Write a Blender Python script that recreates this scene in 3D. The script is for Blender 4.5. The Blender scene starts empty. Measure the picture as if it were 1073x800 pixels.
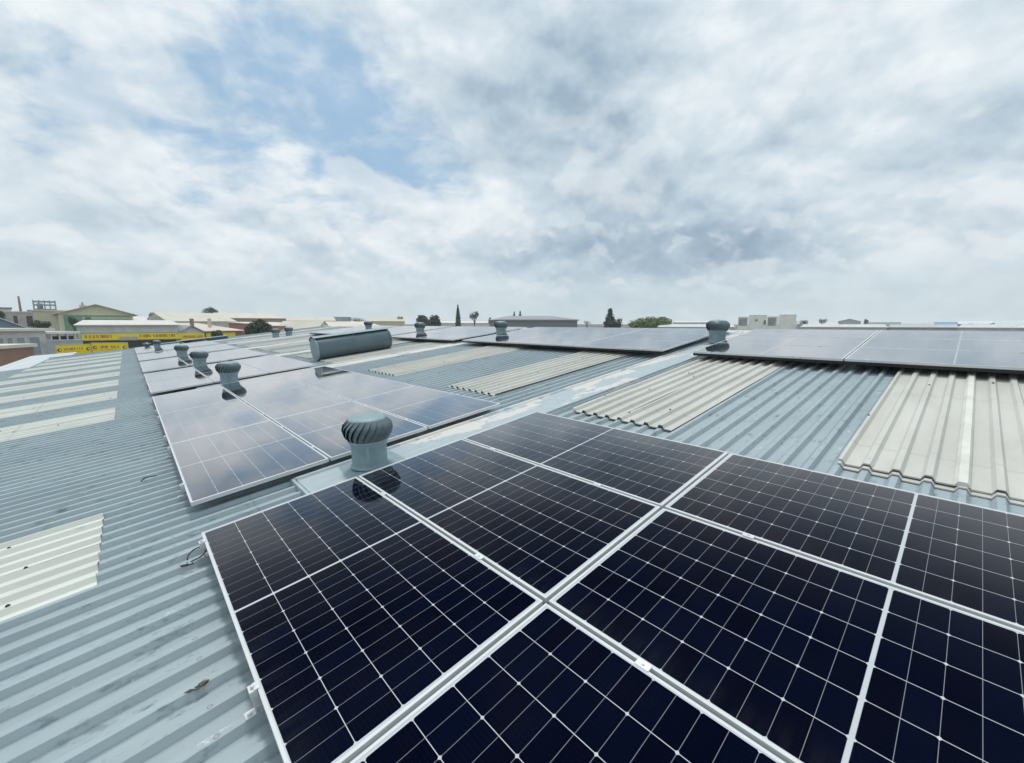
import bpy, bmesh, math, random
from mathutils import Vector, Matrix, noise

random.seed(7)
S = bpy.context.scene
COL = S.collection
R = math.radians

# ------------------------------------------------------------------ camera
F_PX, PW, PH = 437.0, 1073.0, 800.0
CAM = Vector((-0.24795, -1.27410, 1.48261))
CX = Vector((0.736834, -0.676073, 0.0)); CY = Vector((0.093457, 0.101856, 0.990400)); CZ = Vector((-0.669583, -0.729761, 0.138234))
cam = bpy.data.cameras.new('camera'); camo = bpy.data.objects.new('camera', cam); COL.objects.link(camo)
cam.sensor_fit = 'HORIZONTAL'; cam.sensor_width = 36.0; cam.lens = F_PX / PW * 36.0
cam.clip_start = 0.05; cam.clip_end = 6000
m = Matrix.Identity(4)
for i in range(3):
    m[i][0], m[i][1], m[i][2], m[i][3] = CX[i], CY[i], CZ[i], CAM[i]
camo.matrix_world = m
S.camera = camo

# ------------------------------------------------------------------ light
SUN_DIR = Vector((0.14, 0.30, 0.93)).normalized()          # towards the veiled sun
sun = bpy.data.lights.new('sun', 'SUN'); sun.energy = 1.9; sun.angle = R(10); sun.color = (1.0, 0.96, 0.9)
suno = bpy.data.objects.new('sun', sun); COL.objects.link(suno)
suno.rotation_euler = SUN_DIR.to_track_quat('Z', 'Y').to_euler()

S.view_settings.view_transform = 'Standard'
S.view_settings.look = 'None'
S.view_settings.exposure = 0.0
S.view_settings.gamma = 1.0
S.view_settings.use_curve_mapping = False

# direction, angular radius, amount : where the cloud deck opens, thickens and glows
BLUE = [
    ((0.254, 0.892, 0.373), 0.189, 0.85),
    ((0.415, 0.843, 0.343), 0.174, 0.75),
    ((0.182, 0.896, 0.406), 0.115, 0.60),
    ((0.053, 0.941, 0.335), 0.079, 0.40),
    ((0.354, 0.898, 0.260), 0.095, 0.40),
    ((-0.050, 0.937, 0.347), 0.065, 0.80),
    ((-0.043, 0.955, 0.293), 0.061, 1.00),
    ((-0.093, 0.950, 0.299), 0.045, 0.70),
    ((0.143, 0.960, 0.240), 0.069, 0.40),
    ((0.454, 0.840, 0.296), 0.089, 0.50),
    ((0.333, 0.840, 0.429), 0.069, 0.50),
    ((-0.078, 0.906, 0.417), 0.049, 0.50),
    ((0.181, 0.850, 0.494), 0.050, 0.30),
]
DARK = [
    ((0.678, 0.555, 0.483), 0.199, 0.58),
    ((0.702, 0.609, 0.370), 0.181, 0.50),
    ((0.763, 0.513, 0.393), 0.108, 0.35),
    ((0.870, 0.456, 0.189), 0.186, 0.80),
    ((0.773, 0.609, 0.178), 0.154, 0.60),
    ((0.936, 0.309, 0.167), 0.116, 0.50),
    ((0.905, 0.407, 0.128), 0.106, 0.50),
    ((0.966, 0.085, 0.243), 0.096, 0.60),
    ((0.954, 0.010, 0.300), 0.082, 0.55),
    ((0.934, 0.210, 0.291), 0.080, 0.35),
    ((0.697, 0.699, 0.160), 0.108, 0.40),
    ((0.961, 0.219, 0.166), 0.084, 0.40),
    ((0.771, 0.421, 0.479), 0.065, 0.20),
    ((0.534, 0.744, 0.401), 0.116, 0.25),
    ((-0.029, 0.996, 0.085), 0.087, 0.20),
    ((0.304, 0.946, 0.108), 0.135, 0.20),
    ((0.913, 0.013, 0.408), 0.055, 0.30),
]
WHITE = [
    ((0.798, 0.364, 0.480), 0.106, 0.50),
    ((0.846, 0.286, 0.451), 0.098, 0.40),
    ((0.825, 0.406, 0.394), 0.075, 0.50),
    ((0.049, 0.954, 0.295), 0.079, 0.50),
    ((-0.000, 0.967, 0.257), 0.074, 0.40),
    ((0.458, 0.723, 0.517), 0.122, 0.40),
    ((0.599, 0.767, 0.230), 0.106, 0.50),
    ((-0.031, 0.909, 0.416), 0.065, 0.40),
    ((0.120, 0.970, 0.213), 0.091, 0.40),
    ((0.288, 0.919, 0.270), 0.089, 0.40),
    ((0.638, 0.715, 0.286), 0.083, 0.40),
    ((0.900, 0.339, 0.274), 0.065, 0.30),
    ((0.991, 0.021, 0.133), 0.069, 0.25),
    ((0.177, 0.968, 0.179), 0.099, 0.30),
]


W = bpy.data.worlds.new('World'); S.world = W; W.use_nodes = True

class G:
    """tiny helper for shader node trees"""
    def __init__(self, nt):
        self.nt = nt; self.n = nt.nodes; self.l = nt.links
    def new(self, t, **kw):
        x = self.n.new(t)
        for k, v in kw.items(): setattr(x, k, v)
        return x
    def put(self, s, v):
        if hasattr(v, 'is_output') or isinstance(v, bpy.types.NodeSocket): self.l.new(v, s)
        elif isinstance(v, (tuple, list)) and len(v) == 3 and s.type == 'RGBA': s.default_value = (*v, 1)
        else: s.default_value = v
    def math(self, op, a, b=None, c=None, clamp=False):
        x = self.new('ShaderNodeMath', operation=op); x.use_clamp = clamp
        self.put(x.inputs[0], a)
        if b is not None: self.put(x.inputs[1], b)
        if c is not None: self.put(x.inputs[2], c)
        return x.outputs[0]
    def vmath(self, op, a, b=None):
        x = self.new('ShaderNodeVectorMath', operation=op)
        self.put(x.inputs[0], a)
        if b is not None: self.put(x.inputs[1], b)
        return x.outputs['Value'] if op in ('DOT_PRODUCT', 'LENGTH', 'DISTANCE') else x.outputs[0]
    def scale(self, v, s):
        x = self.new('ShaderNodeVectorMath', operation='SCALE'); self.put(x.inputs[0], v); self.put(x.inputs[3], s)
        return x.outputs[0]
    def mr(self, v, a, b, c=0.0, d=1.0, smooth=True):
        x = self.new('ShaderNodeMapRange'); x.interpolation_type = 'SMOOTHSTEP' if smooth else 'LINEAR'
        self.put(x.inputs['Value'], v); self.put(x.inputs['From Min'], a); self.put(x.inputs['From Max'], b)
        self.put(x.inputs['To Min'], c); self.put(x.inputs['To Max'], d)
        return x.outputs['Result']
    def mix(self, f, a, b, blend='MIX'):
        x = self.new('ShaderNodeMix', data_type='RGBA', blend_type=blend); x.clamp_factor = True
        self.put(x.inputs[0], f); self.put(x.inputs[6], a); self.put(x.inputs[7], b)
        return x.outputs[2]
    def noise(self, vec, scale, detail=4.0, rough=0.55, dist=0.0, out='Fac'):
        x = self.new('ShaderNodeTexNoise'); self.put(x.inputs['Vector'], vec)
        x.inputs['Scale'].default_value = scale; x.inputs['Detail'].default_value = detail
        x.inputs['Roughness'].default_value = rough; x.inputs['Distortion'].default_value = dist
        return x.outputs[0] if out == 'Fac' else x.outputs[1]
    def sep(self, v):
        x = self.new('ShaderNodeSeparateXYZ'); self.put(x.inputs[0], v); return x.outputs
    def comb(self, a, b, c):
        x = self.new('ShaderNodeCombineXYZ')
        for i, v in enumerate((a, b, c)): self.put(x.inputs[i], v)
        return x.outputs[0]

def build_sky():
    nt = W.node_tree; nt.nodes.clear(); g = G(nt)
    out = g.new('ShaderNodeOutputWorld'); bg = g.new('ShaderNodeBackground'); bg.inputs['Strength'].default_value = 0.1
    g.l.new(bg.outputs[0], out.inputs['Surface'])
    sky = g.new('ShaderNodeTexSky'); sky.sky_type = 'NISHITA'; sky.sun_disc = False
    sky.sun_elevation = math.asin(SUN_DIR.z); sky.sun_rotation = math.atan2(SUN_DIR.x, SUN_DIR.y)
    sky.dust_density = 2.0; sky.ozone_density = 2.0
    d = g.vmath('NORMALIZE', g.new('ShaderNodeTexCoord').outputs['Generated'])
    x, y, z = g.sep(d)
    zc = g.math('MAXIMUM', z, 0.0)
    k = g.math('DIVIDE', 1.0, g.math('ADD', zc, 0.16))
    plane = g.comb(g.math('MULTIPLY', x, k), g.math('MULTIPLY', y, k), g.math('MULTIPLY', zc, 0.8))
    # wind-drawn frame: clouds stretch along the view's right-hand side
    rotm = g.new('ShaderNodeMapping'); rotm.vector_type = 'TEXTURE'
    g.put(rotm.inputs['Vector'], plane); rotm.inputs['Rotation'].default_value = (0, 0, R(-42)); rotm.inputs['Scale'].default_value = (1.25, 0.95, 1)
    pl = rotm.outputs[0]
    dd = g.comb(x, y, g.math('MULTIPLY', z, 1.45))
    up1 = g.vmath('ADD', dd, (0.012, 0.0, 0.06)); up2 = g.vmath('ADD', dd, (0.006, 0.0, 0.022))
    n_big = g.noise(dd, 2.3, 5, 0.5, 0.3)
    n_mid = g.noise(dd, 5.2, 7, 0.52, 0.35); m_up = g.noise(up1, 5.2, 7, 0.52, 0.35)
    n_fine = g.noise(dd, 15.0, 6, 0.55, 0.3); f_up = g.noise(up2, 15.0, 6, 0.55, 0.3)
    n_cir = g.noise(pl, 2.6, 8, 0.6, 0.35)
    warp = g.vmath('SUBTRACT', g.noise(dd, 4.0, 7, 0.58, 0.3, 'Color'), (0.5, 0.5, 0.5))
    dw = g.vmath('ADD', d, g.scale(warp, 0.26))
    dw = g.vmath('MULTIPLY', dw, (1, 1, 1.25))
    def blobs(tab):
        acc = None
        for c, r, a in tab:
            c2 = (c[0], c[1], c[2] * 1.25)
            v = g.mr(g.vmath('DISTANCE', dw, c2), r * 1.55, r * 0.05, 0.0, a)
            acc = v if acc is None else g.math('ADD', acc, v)
        return acc
    blue = blobs(BLUE); dark = blobs(DARK); white = blobs(WHITE)
    def dev(n): return g.math('SUBTRACT', n, 0.5)
    # open sky shows through thin, wind-drawn cloud
    gap = g.math('ADD', g.math('MULTIPLY', blue, 0.95), g.math('MULTIPLY', dev(n_cir), -4.2))
    gap = g.math('ADD', gap, g.math('MULTIPLY', dev(n_mid), -1.6))
    gap = g.math('ADD', gap, g.math('MULTIPLY', dev(n_fine), -1.0))
    gap = g.math('MULTIPLY', g.mr(gap, 0.0, 1.35, 0.0, 0.74), g.mr(blue, 0.0, 0.25))
    b = g.math('MULTIPLY', dev(n_big), 0.22)
    b = g.math('ADD', b, g.math('MULTIPLY', dev(n_mid), 0.25))
    b = g.math('ADD', b, g.math('MULTIPLY', dev(n_cir), 0.22))
    b = g.math('ADD', b, g.math('MULTIPLY', dark, -0.40))
    b = g.math('ADD', b, g.math('MULTIPLY', white, 0.20))
    # relief: the upper shoulder of a cloud is lit, its base is grey
    b = g.math('ADD', b, g.math('MULTIPLY', g.math('SUBTRACT', n_mid, m_up), 0.95))
    b = g.math('ADD', b, g.math('MULTIPLY', g.math('SUBTRACT', n_fine, f_up), 0.40))
    b = g.math('ADD', b, 0.77)
    ramp = g.new('ShaderNodeValToRGB'); g.put(ramp.inputs[0], b)
    e = ramp.color_ramp.elements
    e[0].position = 0.0; e[0].color = (0.25, 0.36, 0.465, 1)
    e[1].position = 1.0; e[1].color = (0.87, 0.925, 0.955, 1)
    for p, c in ((0.3, (0.37, 0.485, 0.595, 1)), (0.55, (0.54, 0.655, 0.74, 1)), (0.78, (0.70, 0.79, 0.85, 1))):
        q = e.new(p); q.color = c
    cloud = ramp.outputs[0]
    # heaped cloud heads with firm upper edges, standing in front of the softer deck
    ph = g.vmath('ADD', dd, g.scale(warp, 0.07))
    def heads(scale, off, lo, hi, step):
        a = g.noise(g.vmath('ADD', ph, off), scale, 9, 0.50, 0.15)
        u = g.noise(g.vmath('ADD', ph, (off[0], off[1], off[2] + step)), scale, 9, 0.50, 0.15)
        m_ = g.mr(a, lo, hi)
        lit = g.mr(g.math('SUBTRACT', a, u), -0.05, 0.09)
        return m_, lit
    m1, l1 = heads(4.4, (0.3, 1.7, 0.2), 0.50, 0.56, 0.05)
    m2, l2 = heads(9.0, (2.3, 0.7, 1.2), 0.51, 0.57, 0.024)
    band1 = g.math('MULTIPLY', g.mr(z, 0.05, 0.13), g.mr(z, 0.55, 0.25)); band2 = g.math('MULTIPLY', g.mr(z, 0.02, 0.07), g.mr(z, 0.33, 0.14))
    for m_, l_, bd, k in ((m1, l1, band1, 0.50), (m2, l2, band2, 0.40)):
        head = g.mix(l_, g.mix(0.5, cloud, (0.46, 0.57, 0.66)), (0.90, 0.94, 0.955))
        amt = g.math('MULTIPLY', g.math('MULTIPLY', m_, bd), k)
        cloud = g.mix(amt, cloud, head); gap = g.math('MULTIPLY', gap, g.math('SUBTRACT', 1.0, g.math('MULTIPLY', amt, 1.4), clamp=True))
    # the deck fades into pale haze towards the horizon
    hz = g.mr(z, 0.0, 0.17, 1.0, 0.0)
    hz = g.math('MULTIPLY', hz, 0.70)
    cloud = g.mix(hz, cloud, (0.63, 0.745, 0.785))
    gap = g.math('MULTIPLY', gap, g.mr(z, 0.08, 0.2))
    # below the horizon: ground bounce colour
    cloud10 = g.scale(cloud, 10.0)
    blue_sky = g.mix(0.75, sky.outputs[0], (2.4, 4.8, 7.3))
    col = g.mix(gap, cloud10, blue_sky)
    col = g.mix(g.mr(z, -0.03, -0.005, 1, 0), col, (2.2, 2.3, 2.2))
    g.l.new(col, bg.inputs['Color'])
build_sky()

# ------------------------------------------------------------------ frames of reference
SL = R(6.5465)
CS, SN = math.cos(SL), math.sin(SL)
ROOF = Matrix(((CS, 0, -SN, 0), (0, 1, 0, 0), (SN, 0, CS, 0), (0, 0, 0, 1)))     # roof plane: x up the slope, y along the building, z off the sheet
PAN, RIB = -0.146, -0.110                                                         # sheet pan and rib crest below the panel glass
GROUND = -7.0

def ray(px, py, r):
    """the point on a bearing of the scene at horizontal range r"""
    d = CX * (px - PW / 2) - CY * (py - PH / 2) - CZ * F_PX
    return CAM + d * (r / math.hypot(d.x, d.y))

# ------------------------------------------------------------------ mesh helpers
class MB:
    def __init__(self): self.v = []; self.f = []; self.mi = []; self.uv = {}; self.sm = []
    def add(self, vs, fs, mi=0, smooth=False):
        o = len(self.v); self.v += [tuple(q) for q in vs]
        for f in fs:
            self.f.append(tuple(i + o for i in f)); self.mi.append(mi); self.sm.append(smooth)
    def box(self, a, b, mi=0, M=None):
        x0, y0, z0 = a; x1, y1, z1 = b
        vs = [Vector(q) for q in ((x0,y0,z0),(x1,y0,z0),(x1,y1,z0),(x0,y1,z0),(x0,y0,z1),(x1,y0,z1),(x1,y1,z1),(x0,y1,z1))]
        if M: vs = [M @ q for q in vs]
        self.add(vs, ((3,2,1,0),(4,5,6,7),(0,1,5,4),(1,2,6,5),(2,3,7,6),(3,0,4,7)), mi)
    def prism(self, poly, h0, h1, axis='z', mi=0):
        n = len(poly)
        def P(a, b, h): return (a, b, h) if axis == 'z' else ((a, h, b) if axis == 'y' else (h, a, b))
        vs = [P(a, b, h0) for a, b in poly] + [P(a, b, h1) for a, b in poly]
        fs = [tuple(range(n))[::-1], tuple(range(n, 2 * n))] + [(i, (i + 1) % n, n + (i + 1) % n, n + i) for i in range(n)]
        self.add(vs, fs, mi)
    def lathe(self, prof, n=32, c=(0, 0, 0), smooth=True, mi=0, cap0=True, cap1=True):
        vs = []; fs = []
        for r, z in prof:
            for k in range(n):
                t = 2 * math.pi * k / n; vs.append((c[0] + r * math.cos(t), c[1] + r * math.sin(t), c[2] + z))
        for j in range(len(prof) - 1):
            for k in range(n):
                fs.append((j*n+k, j*n+(k+1)%n, (j+1)*n+(k+1)%n, (j+1)*n+k))
        self.add(vs, fs, mi, smooth)
        if cap0: self.add(vs[:n], [tuple(range(n))[::-1]], mi)
        if cap1: self.add(vs[-n:], [tuple(range(n))], mi)
    def tube(self, pts, r, n=8, mi=0):
        pts = [Vector(q) for q in pts]; vs = []; fs = []
        for i, q in enumerate(pts):
            t = (pts[min(i+1, len(pts)-1)] - pts[max(i-1, 0)]).normalized()
            a = t.cross(Vector((0, 0, 1)) if abs(t.z) < .9 else Vector((1, 0, 0))).normalized(); b = t.cross(a)
            rr = r[i] if isinstance(r, (list, tuple)) else r
            for k in range(n):
                w = 2*math.pi*k/n; vs.append(q + a*rr*math.cos(w) + b*rr*math.sin(w))
        for j in range(len(pts)-1):
            for k in range(n): fs.append((j*n+k, j*n+(k+1)%n, (j+1)*n+(k+1)%n, (j+1)*n+k))
        fs += [tuple(range(n))[::-1], tuple(range((len(pts)-1)*n, len(pts)*n))]
        self.add(vs, fs, mi, True)
    def mesh(self, name, mats):
        me = bpy.data.meshes.new(name); me.from_pydata(self.v, [], self.f)
        for q in (mats if isinstance(mats, (list, tuple)) else [mats]): me.materials.append(q)
        me.polygons.foreach_set('material_index', self.mi); me.polygons.foreach_set('use_smooth', self.sm)
        me.update(); return me
    def build(self, name, mats, parent=None, bevel=0):
        return link(name, self.mesh(name, mats), parent, bevel)

def link(name, me, parent=None, bevel=0):
    o = bpy.data.objects.new(name, me); COL.objects.link(o)
    if parent: o.parent = parent
    if bevel:
        b = o.modifiers.new('bevel', 'BEVEL'); b.width = bevel; b.segments = 2; b.limit_method = 'ANGLE'; b.angle_limit = R(40)
    return o
def tag(o, label=None, cat=None, group=None, kind=None):
    if label: o['label'] = label
    if cat: o['category'] = cat
    if group: o['group'] = group
    if kind: o['kind'] = kind
    return o
def thing(name, label, cat, M, group=None):
    o = bpy.data.objects.new(name, None); COL.objects.link(o); o.empty_display_size = 0.1
    o.matrix_world = M
    return tag(o, label, cat, group)
def T(*a): return Matrix.Translation(Vector(a))
def copy_thing(root, M, label, group=None):
    c = root.copy(); COL.objects.link(c); c.matrix_world = M; c['label'] = label
    if group: c['group'] = group
    for ch in list(root.children):
        d = ch.copy(); COL.objects.link(d); d.parent = c
        for gch in list(ch.children):
            e = gch.copy(); COL.objects.link(e); e.parent = d
    return c

# ------------------------------------------------------------------ materials
def mat(name, fn):
    mt = bpy.data.materials.new(name); mt.use_nodes = True; nt = mt.node_tree
    bs = nt.nodes['Principled BSDF']; fn(G(nt), bs); return mt
def plain(name, col, rough=0.6, var=0.12, scale=3.0, metal=0.0, spec=0.5):
    def fn(g, b):
        co = g.new('ShaderNodeTexCoord').outputs['Object']
        n = g.noise(co, scale, 5, 0.6)
        f = g.mr(n, 0.25, 0.75, 1 - var, 1 + var)
        c = g.mix(1.0, col, g.comb(f, f, f), 'MULTIPLY')
        g.put(b.inputs['Base Color'], c); b.inputs['Roughness'].default_value = rough; b.inputs['Metallic'].default_value = metal
        b.inputs['Specular IOR Level'].default_value = spec
    return mat(name, fn)

def m_roof(g, b, base=(0.325, 0.388, 0.41)):
    co = g.new('ShaderNodeTexCoord').outputs['Object']
    x, y, z = g.sep(co)
    st = g.comb(g.math('MULTIPLY', x, 0.12), y, 0.0)                  # streaks run with the fall
    n1 = g.noise(st, 4.0, 6, 0.65)
    n2 = g.noise(co, 0.55, 5, 0.6)
    n3 = g.noise(g.comb(g.math('MULTIPLY', x, 0.45), y, z), 14.0, 6, 0.7)
    n4 = g.noise(g.comb(g.math('MULTIPLY', x, 0.35), y, 3.1), 5.5, 5, 0.7)
    c = g.mix(g.mr(n1, 0.3, 0.72), base, (0.36, 0.44, 0.47))
    c = g.mix(g.mr(n2, 0.35, 0.7, 0, 0.55), c, (0.24, 0.315, 0.355))
    # scuffed darker smears and worn spots
    c = g.mix(g.mr(n3, 0.555, 0.67, 0, 0.65), c, (0.155, 0.21, 0.235))
    c = g.mix(g.math('MULTIPLY', g.mr(n4, 0.60, 0.70), g.mr(n3, 0.42, 0.6)), c, (0.12, 0.165, 0.19))
    n5 = g.noise(g.comb(g.math('MULTIPLY', x, 0.6), y, 9.7), 11.0, 6, 0.75)
    c = g.mix(g.mr(n5, 0.64, 0.70, 0, 0.8), c, (0.56, 0.62, 0.63))
    n6 = g.noise(g.comb(g.math('MULTIPLY', x, 0.25), y, 5.7), 6.0, 6, 0.75)
    c = g.mix(g.mr(n6, 0.69, 0.74, 0, 0.75), c, (0.30, 0.24, 0.18))
    # sheet laps and rows of fixings across the fall
    lap = g.math('PINGPONG', g.math('SUBTRACT', x, 0.42), 1.6)
    c = g.mix(g.mr(lap, 0.012, 0.004, 0, 0.35), c, (0.14, 0.19, 0.22))
    def near(v, p): return g.math('ABSOLUTE', g.math('SUBTRACT', g.math('MULTIPLY', g.math('FRACT', g.math('ADD', g.math('DIVIDE', v, p), 0.5)), p), p / 2))
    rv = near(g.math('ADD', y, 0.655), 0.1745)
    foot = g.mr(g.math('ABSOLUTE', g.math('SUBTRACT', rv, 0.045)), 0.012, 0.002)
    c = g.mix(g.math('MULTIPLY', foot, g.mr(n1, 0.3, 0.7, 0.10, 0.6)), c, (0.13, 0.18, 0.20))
    fxd = g.math('SQRT', g.math('ADD', g.math('POWER', rv, 2.0), g.math('POWER', near(g.math('ADD', x, 0.15), 1.45), 2.0)))
    c = g.mix(g.mr(fxd, 0.013, 0.011, 0, 0.7), c, (0.16, 0.19, 0.20)); c = g.mix(g.mr(fxd, 0.0075, 0.006, 0, 0.9), c, (0.36, 0.38, 0.38))
    rust = g.math('MULTIPLY', g.mr(g.noise(g.comb(g.math('MULTIPLY', x, 0.3), y, 12.0), 3.0, 6, 0.7), 0.62, 0.72), g.mr(n3, 0.45, 0.6))
    c = g.mix(g.math('MULTIPLY', rust, 0.7), c, (0.24, 0.19, 0.15))
    g.put(b.inputs['Base Color'], c)
    g.put(b.inputs['Roughness'], g.mr(n3, 0.3, 0.7, 0.42, 0.62))
    b.inputs['Specular IOR Level'].default_value = 0.45
    bp = g.new('ShaderNodeBump'); bp.inputs['Strength'].default_value = 0.15; bp.inputs['Distance'].default_value = 0.01
    g.put(bp.inputs['Height'], n3); g.put(b.inputs['Normal'], bp.outputs[0])
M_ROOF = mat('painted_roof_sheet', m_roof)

def m_strip(g, b):
    co = g.new('ShaderNodeTexCoord').outputs['Object']
    x, y, z = g.sep(co)
    n = g.noise(g.comb(g.math('MULTIPLY', x, 0.42), y, 0.0), 2.3, 7, 0.6, 0.4)
    n2 = g.noise(co, 9.0, 5, 0.6)
    base = g.mix(g.mr(n2, 0.3, 0.7), (0.345, 0.42, 0.448), (0.40, 0.472, 0.497))
    wear = g.math('ADD', n, g.math('MULTIPLY', g.math('SUBTRACT', n2, 0.5), 0.12))
    side = g.mr(y, 2.50, 2.82, -0.04, 0.10)
    away = g.mr(x, 1.2, 2.4, -0.10, 0.0)
    pk = g.mr(g.math('ADD', g.math('ADD', wear, side), away), 0.545, 0.56)
    peel = g.mix(g.mr(g.noise(co, 3.0, 3), 0.35, 0.65), (0.60, 0.575, 0.535), (0.58, 0.58, 0.565))
    g.put(b.inputs['Base Color'], g.mix(pk, base, peel))
    b.inputs['Roughness'].default_value = 0.55
    bp = g.new('ShaderNodeBump'); bp.inputs['Strength'].default_value = 0.3; bp.inputs['Distance'].default_value = 0.004
    g.put(bp.inputs['Height'], pk); g.put(b.inputs['Normal'], bp.outputs[0])
M_STRIP = mat('peeling_painted_flashing', m_strip)

def m_sky_sheet(base, deep):
    def fn(g, b):
        co = g.new('ShaderNodeTexCoord').outputs['Object']
        x, y, z = g.sep(co)
        n = g.noise(g.comb(g.math('MULTIPLY', x, 0.3), y, z), 2.5, 6, 0.6)
        n2 = g.noise(g.comb(g.math('MULTIPLY', x, 0.25), y, 4.0), 8.0, 6, 0.7)
        c = g.mix(g.mr(n, 0.3, 0.7), base, deep)
        c = g.mix(g.mr(n2, 0.62, 0.74, 0, 0.7), c, (0.34, 0.33, 0.27))
        fx = g.math('PINGPONG', g.math('SUBTRACT', x, 6.6), 1.05)
        c = g.mix(g.mr(fx, 0.03, 0.008, 0, 0.22), c, (0.3, 0.28, 0.24))
        g.put(b.inputs['Base Color'], c); b.inputs['Roughness'].default_value = 0.5
        b.inputs['Specular IOR Level'].default_value = 0.4
    return fn
M_SHEET = mat('weathered_fibreglass_sheet', m_sky_sheet((0.585, 0.585, 0.54), (0.49, 0.49, 0.45)))
M_SHEETG = mat('pale_fibreglass_sheet', m_sky_sheet((0.70, 0.715, 0.665), (0.60, 0.615, 0.565)))
M_LAPW = plain('pale_lap_rib', (0.66, 0.66, 0.605), 0.5, 0.12, 4.0)
M_GRIME_SHADE = plain('dark_grime_and_shade', (0.05, 0.05, 0.045), 0.9)  # lap grime and fixings, also the painted shade in rib mouths

CELLP, HALFP = 0.1835, 0.0922
PL, PS = 2.278, 1.134
def m_cells(g, b):
    uv = g.new('ShaderNodeUVMap'); uv.uv_map = 'panel'
    x, y, _ = g.sep(uv.outputs[0])                     # metres, x along the long side from the centre line, y across from the centre
    ax = g.math('ABSOLUTE', x)
    hx = g.math('SUBTRACT', ax, 0.0075)
    cy = g.math('ADD', y, 3 * CELLP)
    def near(v, p):                                    # distance to the nearest multiple of p
        return g.math('PINGPONG', v, p / 2.0) if False else g.math('ABSOLUTE', g.math('SUBTRACT', g.math('MULTIPLY', g.math('FRACT', g.math('ADD', g.math('DIVIDE', v, p), 0.5)), p), p / 2))
    dcol = near(cy, CELLP)
    drow = near(hx, HALFP)
    drow2 = near(hx, 2 * HALFP)
    lcol = g.mr(dcol, 0.0018, 0.0010, 0, 1, False)
    lrow = g.mr(drow, 0.0012, 0.0006, 0, 1, False)
    dot = g.mr(g.math('ADD', dcol, drow2), 0.0095, 0.0080, 0, 1, False)
    mid = g.mr(ax, 0.0078, 0.0070, 0, 1, False)
    edge = g.math('MAXIMUM', g.mr(g.math('ABSOLUTE', y), 3*CELLP - 0.001, 3*CELLP, 0, 1, False), g.mr(hx, 12*HALFP - 0.001, 12*HALFP, 0, 1, False))
    lines = g.math('MAXIMUM', g.math('MAXIMUM', lcol, dot), g.math('MAXIMUM', mid, edge))
    n = g.noise(uv.outputs[0], 1.3, 3, 0.5)
    cellid = g.new('ShaderNodeTexWhiteNoise'); cellid.noise_dimensions = '2D'
    g.put(cellid.inputs['Vector'], g.comb(g.math('FLOOR', g.math('DIVIDE', g.math('ADD', x, 50 * HALFP), HALFP)), g.math('FLOOR', g.math('DIVIDE', cy, CELLP)), 0))
    c = g.mix(cellid.outputs[0], (0.0004, 0.0012, 0.0075), (0.0008, 0.0028, 0.0130))
    bus = g.mr(near(cy, CELLP / 10), 0.0005, 0.0002, 0, 0.03, False)
    c = g.mix(bus, c, (0.25, 0.26, 0.28))
    c = g.mix(g.math('MULTIPLY', lrow, 0.62), c, (0.36, 0.39, 0.42))
    c = g.mix(lines, c, (0.50, 0.53, 0.56))
    # thin film of roof dust and dried specks
    ob = g.new('ShaderNodeTexCoord').outputs['Object']
    oi = g.new('ShaderNodeObjectInfo')
    off = g.vmath('ADD', ob, g.scale(g.comb(oi.outputs['Random'], oi.outputs['Random'], 0.0), 37.0))
    dust = g.noise(off, 1.6, 6, 0.62)
    c = g.mix(g.mr(dust, 0.40, 0.8, 0.0, 0.0035), c, (0.55, 0.52, 0.50))
    low = g.math('ADD', y, PS / 2)
    film = g.math('MULTIPLY', g.mr(low, 0.16, 0.0), g.mr(g.noise(g.vmath('MULTIPLY', off, (1.5, 9, 1)), 2.0, 4, 0.6), 0.35, 0.7, 0.1, 1.0))
    c = g.mix(g.math('MULTIPLY', film, 0.014), c, (0.5, 0.48, 0.45))
    vo = g.new('ShaderNodeTexVoronoi'); vo.feature = 'F1'; vo.inputs['Scale'].default_value = 3.2; g.put(vo.inputs['Vector'], off)
    speck = g.math('MULTIPLY', g.mr(vo.outputs['Distance'], 0.022, 0.012), g.mr(g.sep(vo.outputs['Color'])[0], 0.80, 0.82))
    c = g.mix(g.math('MULTIPLY', speck, 0.5), c, (0.6, 0.6, 0.58))
    rough = g.mr(dust, 0.3, 0.75, 0.03, 0.085)
    bp = g.new('ShaderNodeBump'); bp.inputs['Strength'].default_value = 0.02; bp.inputs['Distance'].default_value = 0.02
    g.put(bp.inputs['Height'], g.noise(off, 2.2, 3, 0.5))
    # anti-reflective cover glass: almost no mirror from above, strong at a glancing angle
    g.put(b.inputs['Base Color'], c); b.inputs['Specular IOR Level'].default_value = 0.0; b.inputs['Roughness'].default_value = 0.9
    lw = g.new('ShaderNodeLayerWeight'); lw.inputs['Blend'].default_value = 0.5
    fc = g.new('ShaderNodeFloatCurve'); cv = fc.mapping.curves[0]
    for i, (a, q) in enumerate(((0.0, 0.0015), (0.30, 0.0025), (0.42, 0.007), (0.49, 0.028), (0.55, 0.085), (0.60, 0.165), (0.70, 0.45), (0.80, 0.66), (0.90, 0.80), (1.0, 0.96))):
        if i == 0: cv.points[0].location = (a, q)
        elif a == 1.0: cv.points[len(cv.points) - 1].location = (a, q)
        else: cv.points.new(a, q)
    fc.mapping.update()
    g.put(fc.inputs['Value'], lw.outputs['Facing']); fr = fc.outputs[0]
    gl = g.new('ShaderNodeBsdfGlossy'); gl.inputs['Color'].default_value = (0.99, 0.97, 0.97, 1)
    g.put(gl.inputs['Roughness'], rough); g.put(gl.inputs['Normal'], bp.outputs[0])
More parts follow.
